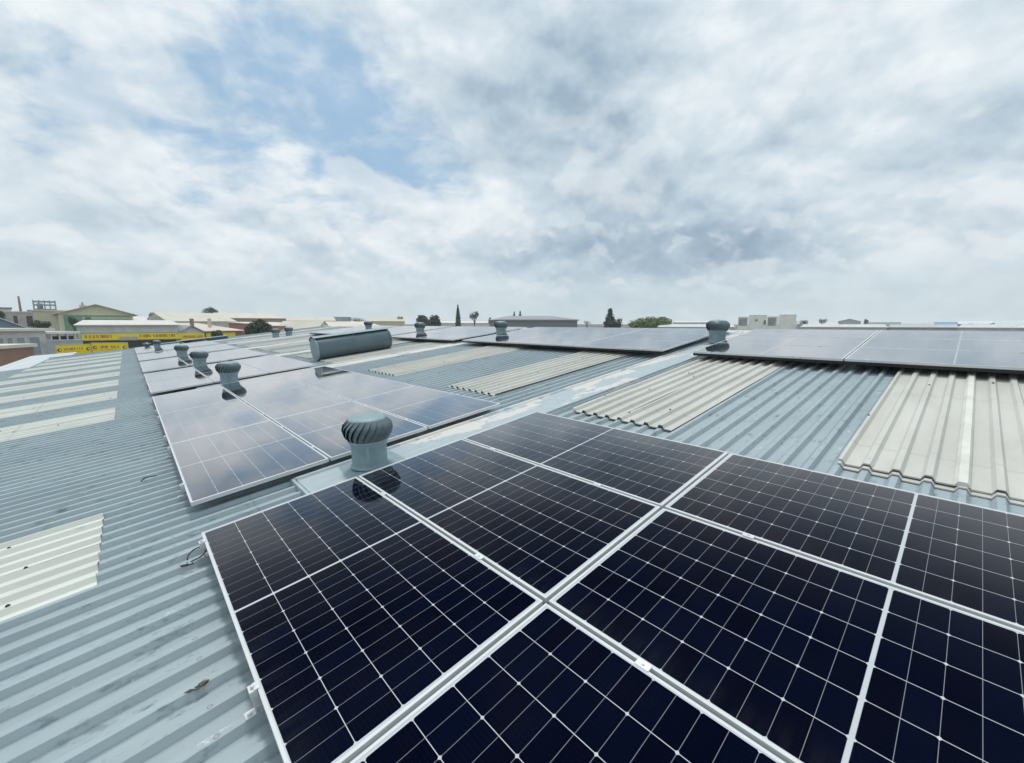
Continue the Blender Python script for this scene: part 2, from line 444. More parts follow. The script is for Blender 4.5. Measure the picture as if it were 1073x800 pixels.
    mx = g.new('ShaderNodeMixShader'); g.put(mx.inputs[0], fr); g.l.new(b.outputs[0], mx.inputs[1]); g.l.new(gl.outputs[0], mx.inputs[2])
    out = [q for q in g.n if q.type == 'OUTPUT_MATERIAL'][0]; g.l.new(mx.outputs[0], out.inputs['Surface'])
M_CELLS = mat('solar_cells_under_glass', m_cells)
M_FRAME = plain('anodised_frame', (0.60, 0.625, 0.635), 0.42, 0.05, 6.0, 0.0)
M_CLAMP = plain('aluminium_clamp', (0.66, 0.68, 0.69), 0.4, 0.08, 20.0, 0.3)
M_RAIL = plain('mill_aluminium', (0.45, 0.46, 0.47), 0.45, 0.08, 12.0, 0.5)
M_BACK = plain('panel_backsheet', (0.04, 0.04, 0.045), 0.8)

def m_vent(g, b):
    co = g.new('ShaderNodeTexCoord').outputs['Object']
    n = g.noise(co, 7.0, 6, 0.65); n2 = g.noise(co, 30.0, 4, 0.6)
    c = g.mix(g.mr(n, 0.3, 0.7), (0.075, 0.112, 0.128), (0.115, 0.160, 0.178))
    c = g.mix(g.mr(n2, 0.64, 0.74, 0, 0.6), c, (0.09, 0.12, 0.13))
    g.put(b.inputs['Base Color'], c); b.inputs['Roughness'].default_value = 0.42
M_VENT = mat('blue_grey_vent_paint', m_vent)
M_VENTN = plain('pale_vent_neck_paint', (0.235, 0.325, 0.355), 0.5, 0.14, 8.0)
M_DRUM = plain('drum_paint', (0.070, 0.115, 0.135), 0.36, 0.14, 2.0, 0.0, 0.8)
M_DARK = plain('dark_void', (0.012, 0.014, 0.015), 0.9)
M_BLACK = plain('black_cable', (0.03, 0.032, 0.034), 0.5)
M_LEAF = plain('dry_leaf', (0.085, 0.06, 0.04), 0.8, 0.4, 40.0)

# ------------------------------------------------------------------ the warehouse we stand on
def rib_profile(v0, v1, phase=0.0, pitch=0.1745):
    """trapezoid cross-section: list of (v, z 0..1)"""
    pts = []
    k0 = math.floor((v0 - phase) / pitch) - 1; k1 = math.ceil((v1 - phase) / pitch) + 1
    raw = []
    for k in range(k0, k1 + 1):
        c = phase + k * pitch
        raw += [(c - 0.040, 0.0), (c - 0.019, 1.0), (c + 0.019, 1.0), (c + 0.040, 0.0)]
    def z_at(v):
        for (a, za), (b_, zb) in zip(raw, raw[1:]):
            if a <= v <= b_: return za + (zb - za) * (v - a) / max(b_ - a, 1e-9)
        return 0.0
    pts = [(v0, z_at(v0))] + [q for q in raw if v0 + 1e-4 < q[0] < v1 - 1e-4] + [(v1, z_at(v1))]
    return pts
PHASE = -0.655
def ribbed(mb, u0, u1, v0, v1, dz=0.0, thick=0.0, nseg=1, seed=0, sag=0.0, mi=0):
    prof = rib_profile(v0, v1, PHASE)
    n = len(prof)
    vs = []; fs = []
    for j in range(nseg + 1):
        u = u0 + (u1 - u0) * j / nseg
        for v, z in prof:
            w = sag * noise.noise(Vector((u * 0.9 + seed, v * 0.8, seed * 1.7))) if sag else 0.0
            vs.append((u, v, PAN + (RIB - PAN) * z + dz + w))
    for j in range(nseg):
        for k in range(n - 1):
            fs.append((j*n+k, (j+1)*n+k, (j+1)*n+k+1, j*n+k+1))
    mb.add(vs, fs, mi)
    if thick:
        top0 = [vs[k] for k in range(n)]; top1 = [vs[nseg*n+k] for k in range(n)]
        for row, flip in ((top0, False), (top1, True)):
            low = [(a, b_, c - thick) for a, b_, c in row]
            q = [(k, k+1, n+k+1, n+k) if flip else (k, n+k, n+k+1, k+1) for k in range(n-1)]
            mb.add(row + low, q, mi)

EAVE, RIDGE, NEAR_V, FAR_V = -3.75, 12.0, -12.0, 34.9
wh = thing('warehouse', 'large warehouse with ribbed blue-grey metal roof carrying the solar panels', 'warehouse', ROOF.copy())
mb = MB()
ribbed(mb, EAVE, RIDGE, NEAR_V, FAR_V, nseg=1)
ribbed(mb, -7.0, EAVE + 0.02, NEAR_V, 27.6, dz=-0.002)
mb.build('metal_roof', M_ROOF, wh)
# far slope behind the ridge, in the same frame (falls away at twice the pitch angle)
mb = MB()
prof = rib_profile(NEAR_V, FAR_V, PHASE); c2, s2 = math.cos(2*SL), math.sin(2*SL)
vs = []; n = len(prof)
for t in (0.0, 14.0):
    for v, z in prof:
        h = PAN + (RIB - PAN) * z
        vs.append((RIDGE + t * c2 + h * s2 + 0.03, v, -t * s2 + h * c2 - 0.0))
mb.add(vs, [(k, n+k, n+k+1, k+1) for k in range(n-1)])
mb.build('far_roof_slope', M_ROOF, wh)
mb = MB()
mb.prism([(RIDGE-0.28, RIB+0.012), (RIDGE+0.02, RIB+0.034), (RIDGE+0.02+0.28*c2, RIB+0.034-0.28*s2), (RIDGE+0.02, RIB+0.014)], NEAR_V, FAR_V, 'y')
mb.build('ridge_cap', M_STRIP, wh)
# walls stand plumb: build in world axes, then bring into the roof frame
RI = ROOF.inverted()
def wall_box(mb, a, b): mb.box(a, b, M=RI)
mb = MB()
ze = -4.35 * SN - 0.35
wall_box(mb, (EAVE + 0.1, 27.8, GROUND), (EAVE + 0.3, FAR_V - 0.2, EAVE * SN - 0.3))
wall_box(mb, (-6.9, NEAR_V, GROUND), (-6.7, 27.45, -7 * SN - 0.3))
wall_box(mb, (-6.7, 27.25, GROUND), (EAVE + 0.1, 27.45, -7 * SN - 0.3))
# gable wall follows the slope
gv = [(EAVE + 0.1, GROUND), (RIDGE + 13.5, GROUND), (RIDGE + 13.5, RIDGE*SN - 13.9*SN - 0.2), (RIDGE, RIDGE*SN - 0.2), (EAVE + 0.1, EAVE*SN - 0.2)]
g2 = MB(); g2.prism(gv, FAR_V - 0.35, FAR_V - 0.15, 'y'); mb.add([RI @ Vector(q) for q in g2.v], g2.f)
M_WALL = plain('painted_block_wall', (0.5, 0.5, 0.47), 0.8)
mb.build('wall', M_WALL, wh)
# far end flashing, standing a little above the sheet
mb = MB(); mb.box((EAVE, FAR_V - 0.16, RIB + 0.002), (RIDGE, FAR_V + 0.06, RIB + 0.03)); mb.build('end_flashing', M_ROOF, wh)

fx = MB(); fx.lathe([(0.012, 0), (0.011, 0.006), (0.005, 0.011)], 8); FIXING = fx.mesh('fixing', M_GRIME_SHADE)
# translucent sheets: two laid side by side in every bay of glazing
def skylight(u0, u1, v0, v1, mt, raised=0.016, seed=0, wobble=0.008, low_edge=True, thick=0.012, lip=0.0, lap=None):
    mb = MB()
    w = (v1 - v0) / 2
    for s in range(2):
        a = v0 + s * w; b_ = a + w
        ribbed(mb, u0, u1, a - (0.02 if s else 0), b_, dz=raised + (0.004 if s else 0.0), thick=thick, nseg=14, seed=seed + s * 5, sag=wobble)
    o = mb.build('skylight_sheet', mt, wh)
    if lip:                                            # turned-down closure under the lower edge
        lb = MB(); ribbed(lb, u0 - 0.05, u0 + 0.01, v0 + 0.005, v1 - 0.005, dz=raised * 0.45, thick=lip, nseg=2, seed=seed, sag=0.006); lb.build('end_closure', mt, o)
    if lap:                                            # side lap between the two sheets
        kc = PHASE + round(((v0 + v1) / 2 - PHASE) / 0.1745) * 0.1745
        if lap == 'white':
            lb = MB(); lb.prism([(kc - 0.036, PAN + raised + 0.014), (kc + 0.046, PAN + raised + 0.012), (kc + 0.025, RIB + raised + 0.012), (kc - 0.021, RIB + raised + 0.012)], u0 - 0.02, u1, 'x'); lb.build('side_lap', M_LAPW, o)
        else:
            lb = MB(); rg0 = random.Random(seed); 
            us = [u0 + (u1 - u0) * q / 20 for q in range(21)]
            lb.tube([(u, kc + 0.045 + rg0.uniform(-.003, .003), PAN + raised + 0.008) for u in us], [0.007 * rg0.uniform(.3, 1) for _ in us], 5); lb.build('side_lap', M_GRIME_SHADE, o)
    # dark plugs stand for the shade inside open rib mouths; scattered fixings
    rg = random.Random(seed)
    k = math.ceil((v0 - PHASE) / 0.1745)
    end = u0 if low_edge else u1
    e = -0.004 if low_edge else 0.004
    while PHASE + k * 0.1745 < v1:
        c = PHASE + k * 0.1745; k += 1
        if rg.random() < 0.85:
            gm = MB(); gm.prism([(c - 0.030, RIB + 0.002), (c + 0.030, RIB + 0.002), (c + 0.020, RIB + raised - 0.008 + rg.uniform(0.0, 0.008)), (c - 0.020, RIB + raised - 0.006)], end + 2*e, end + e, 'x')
            gm.build('rib_mouth_shade', M_GRIME_SHADE, o)
        for _ in range(2):
            uu = rg.uniform(u0 + 0.05, u1 - 0.1)
            if rg.random() < 0.35: f = link('fixing', FIXING, o); f.location = (uu, c, RIB + raised + wobble * 0.5)
    return o
MID = [(-2.03, -0.65), (0.785, 2.155), (3.70, 5.07), (7.10, 8.48), (10.55, 11.9), (13.1, 14.5), (16.3, 17.7), (19.0, 20.3), (21.8, 23.2), (24.6, 26.0), (27.4, 28.8)]
for i, (a, b_) in enumerate(MID):
    skylight(3.99, 9.6, a, b_, M_SHEET, raised=0.030, seed=i, wobble=0.006, lip=0.010 if i == 0 else 0.0, lap='white' if i == 0 else None)
v = 2.34
LOW = [(2.34, 3.70)] + [(8.63 + 2.79 * k, 10.0 + 2.79 * k) for k in range(9)]
for i, (a, b_) in enumerate(LOW):
    skylight(-3.7 if a < 26 else -3.6, -0.565, a, b_, M_SHEETG, raised=0.007, seed=20 + i, wobble=0.0015, low_edge=False, thick=0.004, lap='dark' if i == 0 else None)

# flat cover flashings up the slope on the bay lines; the vents stand on them
BAYS = [2.65, 10.18, 15.45, 20.75, 26.05, 31.2]
for i, c in enumerate(BAYS):
    mb = MB()
    w = 0.34
    z = RIB + 0.030
    nseg = 40; u0 = 0.80; u1 = RIDGE - 0.2
    sec = [(c - w, PAN + 0.006), (c - w + 0.012, z), (c - w + 0.10, z + 0.006), (c + w - 0.14, z + 0.006), (c + w - 0.125, z + 0.026), (c + w - 0.095, z + 0.026), (c + w - 0.08, z + 0.004), (c + w - 0.012, z), (c + w, PAN + 0.006)]
    n = len(sec); vs = []
    for j in range(nseg + 1):
        u = u0 + (u1 - u0) * j / nseg
        for a, h in sec: vs.append((u, a, h + 0.004 * noise.noise(Vector((u * 2.1, a * 3, i)))))
    fs = [(j*n+k, (j+1)*n+k, (j+1)*n+k+1, j*n+k+1) for j in range(nseg) for k in range(n-1)]
    mb.add(vs, fs)
    mb.add(vs[:n], [tuple(range(n))])
    # turned-down lower end with a sealant lump
    mb.box((u0 - 0.03, c - w + 0.02, PAN + 0.004), (u0 - 0.001, c + w - 0.02, z - 0.002))
    o = mb.build('cover_flashing', M_STRIP, wh)
    o.data.materials.append(M_SHEET)
    sm = MB(); rg = random.Random(i)
    sm.tube([(u0 - 0.035 + rg.uniform(-.01, .01), c - w + 0.04 + q * 0.022, PAN + 0.015 + q * 0.006) for q in range(6)], [0.012, 0.03, 0.034, 0.026, 0.03, 0.012], 9)
    sm.build('sealant', M_SHEET, o)

# ------------------------------------------------------------------ solar panels
LIP, TH = 0.013, 0.035
def panel_meshes():
    # long side along y (building), short side along x (slope); glass top at z = 0
    hl, hs = PL / 2, PS / 2
    mb = MB()
    mb.add([(-hs+LIP, -hl+LIP, -0.0015), (hs-LIP, -hl+LIP, -0.0015), (hs-LIP, hl-LIP, -0.0015), (-hs+LIP, hl-LIP, -0.0015)], [(0, 1, 2, 3)])
    glass = mb.mesh('glass', M_CELLS)
    uvl = glass.uv_layers.new(name='panel')
    for lp in glass.loops:
        co = glass.vertices[lp.vertex_index].co; uvl.data[lp.index].uv = (co.y, co.x)
    fb = MB()
    fb.box((-hs, -hl, -TH), (-hs+LIP, hl, 0)); fb.box((hs-LIP, -hl, -TH), (hs, hl, 0))
    fb.box((-hs+LIP, -hl, -TH), (hs-LIP, -hl+LIP, 0)); fb.box((-hs+LIP, hl-LIP, -TH), (hs-LIP, hl, 0))
    fr = fb.mesh('frame', M_FRAME)
    kb = MB(); kb.add([(-hs+LIP, -hl+LIP, -0.006), (-hs+LIP, hl-LIP, -0.006), (hs-LIP, hl-LIP, -0.006), (hs-LIP, -hl+LIP, -0.006)], [(0, 1, 2, 3)])
    kb.box((-0.05, -0.06, -0.03), (0.05, 0.06, -0.0065))
    bk = kb.mesh('backsheet', M_BACK)
    return glass, fr, bk
GLASS, FRAME, BACK = panel_meshes()
def bracket_mesh():
    # L foot on a rib crest with short rail end and end clamp, at the panel's low edge (x = 0 is that edge)
    b = MB()
    b.box((-0.062, -0.020, RIB), (0.06, 0.020, RIB + 0.004)); b.box((-0.024, -0.020, RIB + 0.0042), (-0.018, 0.020, -TH - 0.004))
    b.box((-0.018, -0.022, -TH - 0.034), (0.14, 0.022, -TH - 0.001))
    b.box((-0.030, -0.022, -TH - 0.003), (-0.002, 0.022, 0.001)); b.box((-0.012, -0.022, 0.0012), (0.008, 0.022, 0.0042))
    b.lathe([(0.008, 0), (0.008, 0.007), (0.006, 0.009)], 8, (-0.014, 0, 0.003)); b.lathe([(0.010, 0), (0.010, 0.008)], 6, (-0.044, 0, RIB + 0.004))
    return b.mesh('mounting_bracket', M_CLAMP)
BRK = bracket_mesh()
def edge_clip_mesh():
    # clip on the lower edge; its leg stands back under the panel
    b = MB(); b.box((-0.022, -0.030, -0.030), (-0.001, 0.030, 0.003)); b.box((-0.010, -0.030, 0.0012), (0.010, 0.030, 0.0045))
    b.box((0.62, -0.02, -TH - 0.14), (0.626, 0.02, -TH - 0.035)); b.box((0.06, -0.02, -TH - 0.033), (0.80, 0.02, -TH - 0.001))
    return b.mesh('edge_clip', M_CLAMP)
CLIP = edge_clip_mesh()
def midclamp_mesh():
    b = MB(); b.box((-0.017, -0.030, 0.0012), (0.017, 0.030, 0.0042)); b.box((-0.008, -0.030, -0.03), (0.008, 0.030, 0.0012))
    b.lathe([(0.006, 0), (0.006, 0.005)], 8, (0, 0, 0.004))
    return b.mesh('mid_clamp', M_CLAMP)
MIDC = midclamp_mesh()
PU, PV = 1.154, 2.298
_r = MB(); _r.box((-PS / 2 + 0.012, -PL / 2 - 0.008, -TH - 0.048), (-PS / 2 + 0.05, PL / 2 + 0.008, -TH - 0.002)); GAP_SHADE = _r.mesh('gap_shade_strip', plain('gap_shade_black', (0.012, 0.012, 0.013), 0.6))  # added black strip under the lower edge, standing for the gap's deep shade

def panel(u, v, label, group, low=False, seam=False, lift=0.0):
    jit = Matrix.Rotation(R(random.uniform(-0.10, 0.10)), 4, 'X') @ Matrix.Rotation(R(random.uniform(-0.12, 0.12)), 4, 'Y')
    M = ROOF @ T(u + PU / 2, v + PV / 2, lift + random.uniform(-0.0012, 0.0012)) @ jit
    t = thing('solar_panel', label, 'solar panel', M, group)
    link('glass', GLASS, t); link('frame', FRAME, t); link('backsheet', BACK, t)
    if low:
        for dv in (-0.62, 0.93):
            # feet sit on the nearest rib crest
            vv = v + PV / 2 + dv; k = round((vv - PHASE) / 0.1745); yy = PHASE + k * 0.1745 - (v + PV / 2)
            o = link('edge_clip', CLIP, t) if lift else link('mounting_bracket', BRK, t); o.location = (-PS / 2, yy, 0)
    if low and lift: link('gap_shade_strip', GAP_SHADE, t)
    if seam:
        for dv in (-0.62, 0.62):
            o = link('mid_clamp', MIDC, t); o.location = (-PU / 2, dv, 0)
    return t
COLN = ['low left column', 'middle column', 'high right column']
def array(name, u0, v0, rows, group, rown, coln=COLN, desc='white-framed dark solar panel', lift=0.0):
    for i in range(rows):
        for j in range(3):
            lab = f'{desc}, {rown[i]}, {coln[j]} of {name}'
            panel(u0 + j * PU, v0 + i * PV, lab, group, low=(j == 0), seam=(j > 0), lift=lift)
R3 = ['front row', 'middle row', 'back row']; R2 = ['front row', 'back row']
C3 = ['left column', 'middle column', 'right column']
array('the nearest array', 0.0, PV - 3 * PV, 3, 'panels of the nearest solar array', R3, C3, 'near-black solar panel')
array('array behind nearest turbine vent', 0.0, 2.964, 3, 'panels of the second lower solar array', R3, C3, 'grey solar panel')
array('third lower array counting from camera', 0.0, 10.53, 2, 'panels of the third lower solar array', R2, C3, 'pale-reflecting solar panel')
array('fourth lower array counting from camera', 0.0, 15.80, 2, 'panels of the fourth lower solar array', R2, C3, 'pale-reflecting solar panel')
array('fifth lower array counting from camera', 0.0, 21.10, 2, 'panels of the fifth lower solar array', R2, C3, 'pale-reflecting solar panel')
array('farthest lower array by roof end', 0.0, 26.40, 3, 'panels of the farthest lower solar array', R3, C3, 'pale-reflecting solar panel')
UP0 = 7.74; LIFT = 0.07
CU = ['lowest strip', 'middle strip', 'top strip']
RU3 = ['right third', 'middle third', 'left third']; RU2 = ['right half', 'left half']
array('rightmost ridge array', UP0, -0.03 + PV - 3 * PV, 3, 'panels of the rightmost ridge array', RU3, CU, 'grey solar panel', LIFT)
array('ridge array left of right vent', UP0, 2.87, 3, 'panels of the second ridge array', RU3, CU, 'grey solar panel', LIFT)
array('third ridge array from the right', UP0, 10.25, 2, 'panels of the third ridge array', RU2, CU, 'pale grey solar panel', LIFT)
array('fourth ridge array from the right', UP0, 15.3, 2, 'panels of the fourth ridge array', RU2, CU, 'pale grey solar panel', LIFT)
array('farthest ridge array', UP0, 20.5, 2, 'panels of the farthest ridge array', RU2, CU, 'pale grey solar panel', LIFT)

# ------------------------------------------------------------------ turbine vents
def vent_parts():
    nb = MB()
    nb.lathe([(0.192, -0.012), (0.190, 0.0), (0.178, 0.012), (0.175, 0.03), (0.174, 0.215), (0.185, 0.222), (0.186, 0.238), (0.180, 0.245)], 40, cap0=True, cap1=True)
    nb.box((-0.30, -0.27, -0.016), (0.30, 0.27, -0.006), M=Matrix.Rotation(-SL, 4, 'Y'))
    # side seam, strap and rivets
    nb.box((0.173, -0.012, 0.01), (0.179, 0.012, 0.22), M=Matrix.Rotation(R(-118), 4, 'Z'))
    for k in range(10):
        a = 2 * math.pi * k / 10; nb.lathe([(0.005, 0), (0.003, 0.004)], 6, (0.178 * math.cos(a), 0.178 * math.sin(a), 0.018))
    neck = nb.mesh('neck', M_VENTN)
    h0, h = 0.252, 0.235
    def rad(t): return 0.186 + 0.010 * t + 0.056 * math.sin(math.pi * min(1, max(0, t * 0.92 + 0.01))) ** 0.75 - 0.030 * max(0.0, t - 0.72) ** 1.0 / 0.28
    vb = MB(); N = 22; SEG = 14
    for k in range(N):
        a0 = 2 * math.pi * k / N
        vs = []
        for j in range(SEG + 1):
            t = j / SEG; tw = 0.36 * t + 0.16 * t * t
            ro = rad(t)
            for q in range(5):
                s = q / 4.0
                a = a0 + tw - s * 2 * math.pi / N * 1.30
                r = ro - 0.040 * s ** 1.5 * math.sin(math.pi * min(1, t * 0.9 + 0.08))
                if t == 0 or t == 1: r = ro - 0.004 * s
                vs.append((r * math.cos(a), r * math.sin(a), h0 + 0.012 + t * (h - 0.02)))
        fs = [(j*5+q, j*5+q+1, (j+1)*5+q+1, (j+1)*5+q) for j in range(SEG) for q in range(4)]
        vb.add(vs, fs, 0, True)
        # turned lip on each vane's leading edge
        ed = [Vector(vs[j*5]) for j in range(SEG + 1)]
        vb.tube(ed, 0.0028, 5)
    vanes = vb.mesh('vanes', M_VENT)
    cb = MB(); zt = h0 + h - 0.012
    cb.lathe([(0.176, zt - 0.010), (0.186, zt - 0.005), (0.184, zt + 0.004), (0.165, zt + 0.016), (0.13, zt + 0.028), (0.07, zt + 0.037), (0.012, zt + 0.040)], 40)
    cap = cb.mesh('top_cap', M_VENTN)
    rb = MB(); rb.lathe([(0.196, h0 - 0.006), (0.202, h0), (0.202, h0 + 0.014), (0.19, h0 + 0.018)], 40)
    ring = rb.mesh('bottom_ring', M_VENTN)
    ib = MB(); ib.lathe([(0.14, h0), (0.165, h0 + h * .5), (0.13, h0 + h - 0.02)], 24)
    inner = ib.mesh('inner_throat', M_DARK)
    return neck, vanes, cap, ring, inner
VP = vent_parts()
def vent(u, v, label, s=0.96, tilt=(0, 0), spin=0.0):
    c = ROOF @ Vector((u, v, RIB + 0.050))
    M = T(*c) @ Matrix.Rotation(R(tilt[0]), 4, 'X') @ Matrix.Rotation(R(tilt[1]), 4, 'Y') @ Matrix.Scale(s, 4)
    t = thing('turbine_vent', label, 'roof vent', M, 'turbine vents standing on the roof')
    link('neck', VP[0], t)
    hd = link('turbine_head', VP[1], t); hd.rotation_euler.z = spin
    for nm, me in (('top_cap', VP[2]), ('bottom_ring', VP[3]), ('inner_throat', VP[4])):
        o = link(nm, me, hd)
    return t
vent(1.42, 2.63, 'blue-grey turbine vent nearest the camera, at the corner of the nearest solar array', tilt=(0, -1.5))
vent(1.40, 10.20, 'second nearest turbine vent, behind the second lower solar array', 1.0, (1, 0), 0.4)
vent(1.40, 15.45, 'third turbine vent from the camera, between pale lower arrays', 1.0, (-1, 1), 1.1)
vent(1.36, 20.78, 'fourth turbine vent from the camera, smallest in the lower row of round heads', 1.0, (0, 1), 1.9)
vent(9.75, 2.62, 'turbine vent on the right, between the two nearest ridge arrays', 1.0, (0, 0), 0.8)
vent(9.75, 10.15, 'turbine vent left of the long grey roof, between ridge arrays', 1.0, (1, 0), 0.2)
vent(9.45, 15.3, 'turbine vent in front of the pair of round hedge trees', 1.0, (0, 1), 2.3)
vent(10.2, 22.4, 'small far turbine vent just above the big cylinder', 1.0, (0, 0), 1.4)
vent(6.3, 26.6, 'tiny far turbine vent in front of the orange brick building, left of two', 1.0, (0, 0), 0.6)
vent(7.1, 26.9, 'tiny far turbine vent in front of the orange brick building, right of two', 1.0, (0, 0), 2.6)
vent(1.0, 31.2, 'low turbine vent near the far roof end, in front of yellow signs', 0.85, (0, 0), 0.3)
# a low cowl beside it
t = thing('roof_cowl', 'small dark blue-grey cowl vent at the far roof end, left of the low turbine', 'roof vent', T(*(ROOF @ Vector((0.60, 33.6, RIB + 0.03)))) @ Matrix.Scale(0.75, 4))
mb = MB(); mb.lathe([(0.16, 0), (0.16, 0.22), (0.20, 0.24)], 20); mb.build('neck', M_VENT, t)
mb = MB(); mb.lathe([(0.30, 0.27), (0.28, 0.30), (0.03, 0.42)], 20); mb.build('hood', M_VENT, t)
# long box flashings near the far roof end
def boxvent(u0, u1, v0, v1, h, label):
    t = thing('roof_monitor', label, 'roof vent', ROOF @ T((u0 + u1) / 2, v0, RIB), 'long low metal vent boxes near the far roof end')
    l = (u1 - u0) / 2
    mb = MB(); mb.box((-l, 0, 0.002), (l, v1 - v0, h)); mb.build('body', M_VENT, t, 0.02)
    mb = MB(); mb.prism([(-l - 0.06, h + 0.002), (l + 0.06, h + 0.002), (l + 0.06, h + 0.03), (-l - 0.06, h + 0.03)], -0.12, v1 - v0 + 0.1, 'y'); mb.build('lid', M_VENTN, t)
    mb = MB(); mb.box((-l, -0.012, 0.01), (-l + 0.55, -0.003, h - 0.02)); mb.build('opening', M_DARK, t)
boxvent(2.3, 4.9, 33.3, 34.0, 0.17, 'long low vent box with a dark mouth, below the yellow gabled shopfront')
boxvent(1.25, 2.2, 33.7, 34.3, 0.12, 'short low vent box, left of the long one at far roof end')

# ------------------------------------------------------------------ big cylinder lying on the roof
t = thing('duct_cylinder', 'large blue-grey painted metal cylinder lying across the skylights', 'cylinder', ROOF @ T(3.95, 12.1, 0.0))
RC = 0.335
cz = RIB + RC + 0.02
def xlathe(mb, prof, n=48):          # profile (r, x) about the cylinder's own axis
    m2 = MB(); m2.lathe(prof, n)
    mb.add([(z, x, y + cz) for x, y, z in m2.v], m2.f, 0, True)
    for i in range(len(m2.f)): mb.sm[-len(m2.f) + i] = m2.sm[i]
mb = MB(); xlathe(mb, [(RC, 0.012), (RC, 1.18), (RC + .0015, 1.182), (RC + .0015, 1.20), (RC, 1.202), (RC, 2.36)]); mb.build('barrel', M_DRUM, t)
mb = MB(); xlathe(mb, [(RC + 0.012, -0.012), (RC + 0.012, 0.03), (RC + 0.0, 0.032)]); mb.build('end_cap', M_VENTN, t)
mb = MB(); xlathe(mb, [(RC + 0.010, 2.33), (RC + 0.010, 2.385), (RC - 0.05, 2.40)]); mb.build('end_cap', M_VENT, t)
mb = MB()
pr = []
for k in range(9):
    a = R(62 + k * 10); pr.append((-(RC + 0.05) * math.cos(a), cz + (RC + 0.05) * math.sin(a)))
pr2 = [(-(RC + 0.062) * math.cos(R(62 + k * 10)), cz + (RC + 0.062) * math.sin(R(62 + k * 10))) for k in range(9)]
mb.prism(pr + pr2[::-1], -0.03, 2.40, 'x'); mb.build('rain_hood', M_VENTN, t)
for x in (0.25, 2.1):
    mb = MB()
    mb.box((x - 0.06, -0.16, RIB + 0.016), (x + 0.06, 0.16, RIB + 0.030)); mb.prism([(-0.15, RIB + 0.031), (-0.09, RIB + 0.031), (-0.12, cz - RC * 0.93)], x - 0.05, x + 0.05, 'x'); mb.prism([(0.09, RIB + 0.031), (0.15, RIB + 0.031), (0.12, cz - RC * 0.93)], x - 0.05, x + 0.05, 'x')
    mb.build('saddle', M_DRUM, t)

# ------------------------------------------------------------------ small things on the roof
def roofpt(u, v, z): return ROOF @ Vector((u, v, z))
pts = []
for k in range(27):
    a = k / 26 * math.pi * 1.75
    pts.append((-0.045 - 0.055 * math.cos(a), 2.14 + 0.07 * math.sin(a), RIB + 0.012 + 0.030 * math.sin(a * 0.55) + 0.01))
pts += [(-0.075, 2.07, RIB + 0.012), (-0.11, 2.09, RIB + 0.010)]
t = thing('cable', 'loop of black cable with a connector beside the corner of the nearest array', 'cable', ROOF.copy())
mb = MB(); mb.tube(pts, 0.0048, 8); mb.build('lead', M_BLACK, t)
mb = MB(); mb.tube([(-0.105, 2.087, RIB + 0.012), (-0.14, 2.105, RIB + 0.012)], [0.008, 0.007], 8); mb.build('connector', M_BLACK, t)
lm = MB()
rg = random.Random(5)
for k in range(7):
    a = rg.uniform(-0.5, 0.3); L = rg.uniform(0.03, 0.06); w = rg.uniform(0.005, 0.011)
    c = Vector((rg.uniform(-0.03, 0.05), rg.uniform(-0.008, 0.008), 0.003 + k * 0.0018))
    d = Vector((math.cos(a), math.sin(a), rg.uniform(-0.05, 0.1))); nrm = Vector((-math.sin(a), math.cos(a), 0.25))
    lm.add([c - d*L*.5, c - nrm*w, c + d*L*.5, c + nrm*w], [(0, 1, 2, 3)]); lm.add([c - d*L*.5 - Vector((0,0,.002)), c - nrm*w - Vector((0,0,.002)), c + d*L*.5 - Vector((0,0,.002)), c + nrm*w - Vector((0,0,.002))], [(3, 2, 1, 0)])
lo = lm.build('dead_leaf', M_LEAF); lo.matrix_world = ROOF @ T(-0.19, 0.885, RIB + 0.004) @ Matrix.Scale(0.8, 4); tag(lo, 'brown curled dead leaf lying on the bare roof sheet at lower left', 'leaf')
bm_ = MB(); bm_.tube([(0, 0, 0.01), (0.05, 0.02, 0.035), (0.11, 0.035, 0.02), (0.13, 0.06, 0.008)], 0.005, 6); bm_.tube([(0.06, 0.02, 0.03), (0.02, 0.09, 0.012)], 0.004, 6)
lo = bm_.build('cable_offcut', M_BLACK); lo.matrix_world = ROOF @ T(-0.30, 4.35, RIB); tag(lo, 'short black cable offcut left lying on the roof, left of second array', 'cable')

# ------------------------------------------------------------------ ground, streets and the industrial estate around
def m_ground(g, b):
    co = g.new('ShaderNodeTexCoord').outputs['Object']
    n = g.noise(co, 0.02, 8, 0.6); n2 = g.noise(co, 0.4, 6, 0.6)
    c = g.mix(g.mr(n, 0.42, 0.6), (0.16, 0.145, 0.115), (0.07, 0.095, 0.045))
    c = g.mix(g.mr(n2, 0.4, 0.7, 0, 0.4), c, (0.24, 0.22, 0.18))
    g.put(b.inputs['Base Color'], c); b.inputs['Roughness'].default_value = 0.95
M_GROUND = mat('dry_ground', m_ground)
mb = MB(); mb.add([(-3000, -3000, GROUND), (3000, -3000, GROUND), (3000, 3000, GROUND), (-3000, 3000, GROUND)], [(0, 1, 2, 3)])
tag(mb.build('ground', M_GROUND), kind='structure')
M_ASPH = plain('asphalt', (0.055, 0.055, 0.056), 0.9, 0.2, 0.6)
M_CONC = plain('concrete_yard', (0.30, 0.29, 0.27), 0.9, 0.15, 0.3)
M_MARK = plain('road_paint', (0.7, 0.7, 0.66), 0.7)
mb = MB(); mb.add([(-60, 40, GROUND + 0.004), (70, 40, GROUND + 0.004), (70, 66, GROUND + 0.004), (-60, 66, GROUND + 0.004)], [(0, 1, 2, 3)])
tag(mb.build('yard', M_CONC), kind='structure')
mb = MB(); mb.add([(-200, 68, GROUND + 0.008), (300, 68, GROUND + 0.008), (300, 77, GROUND + 0.008), (-200, 77, GROUND + 0.008)], [(0, 1, 2, 3)])
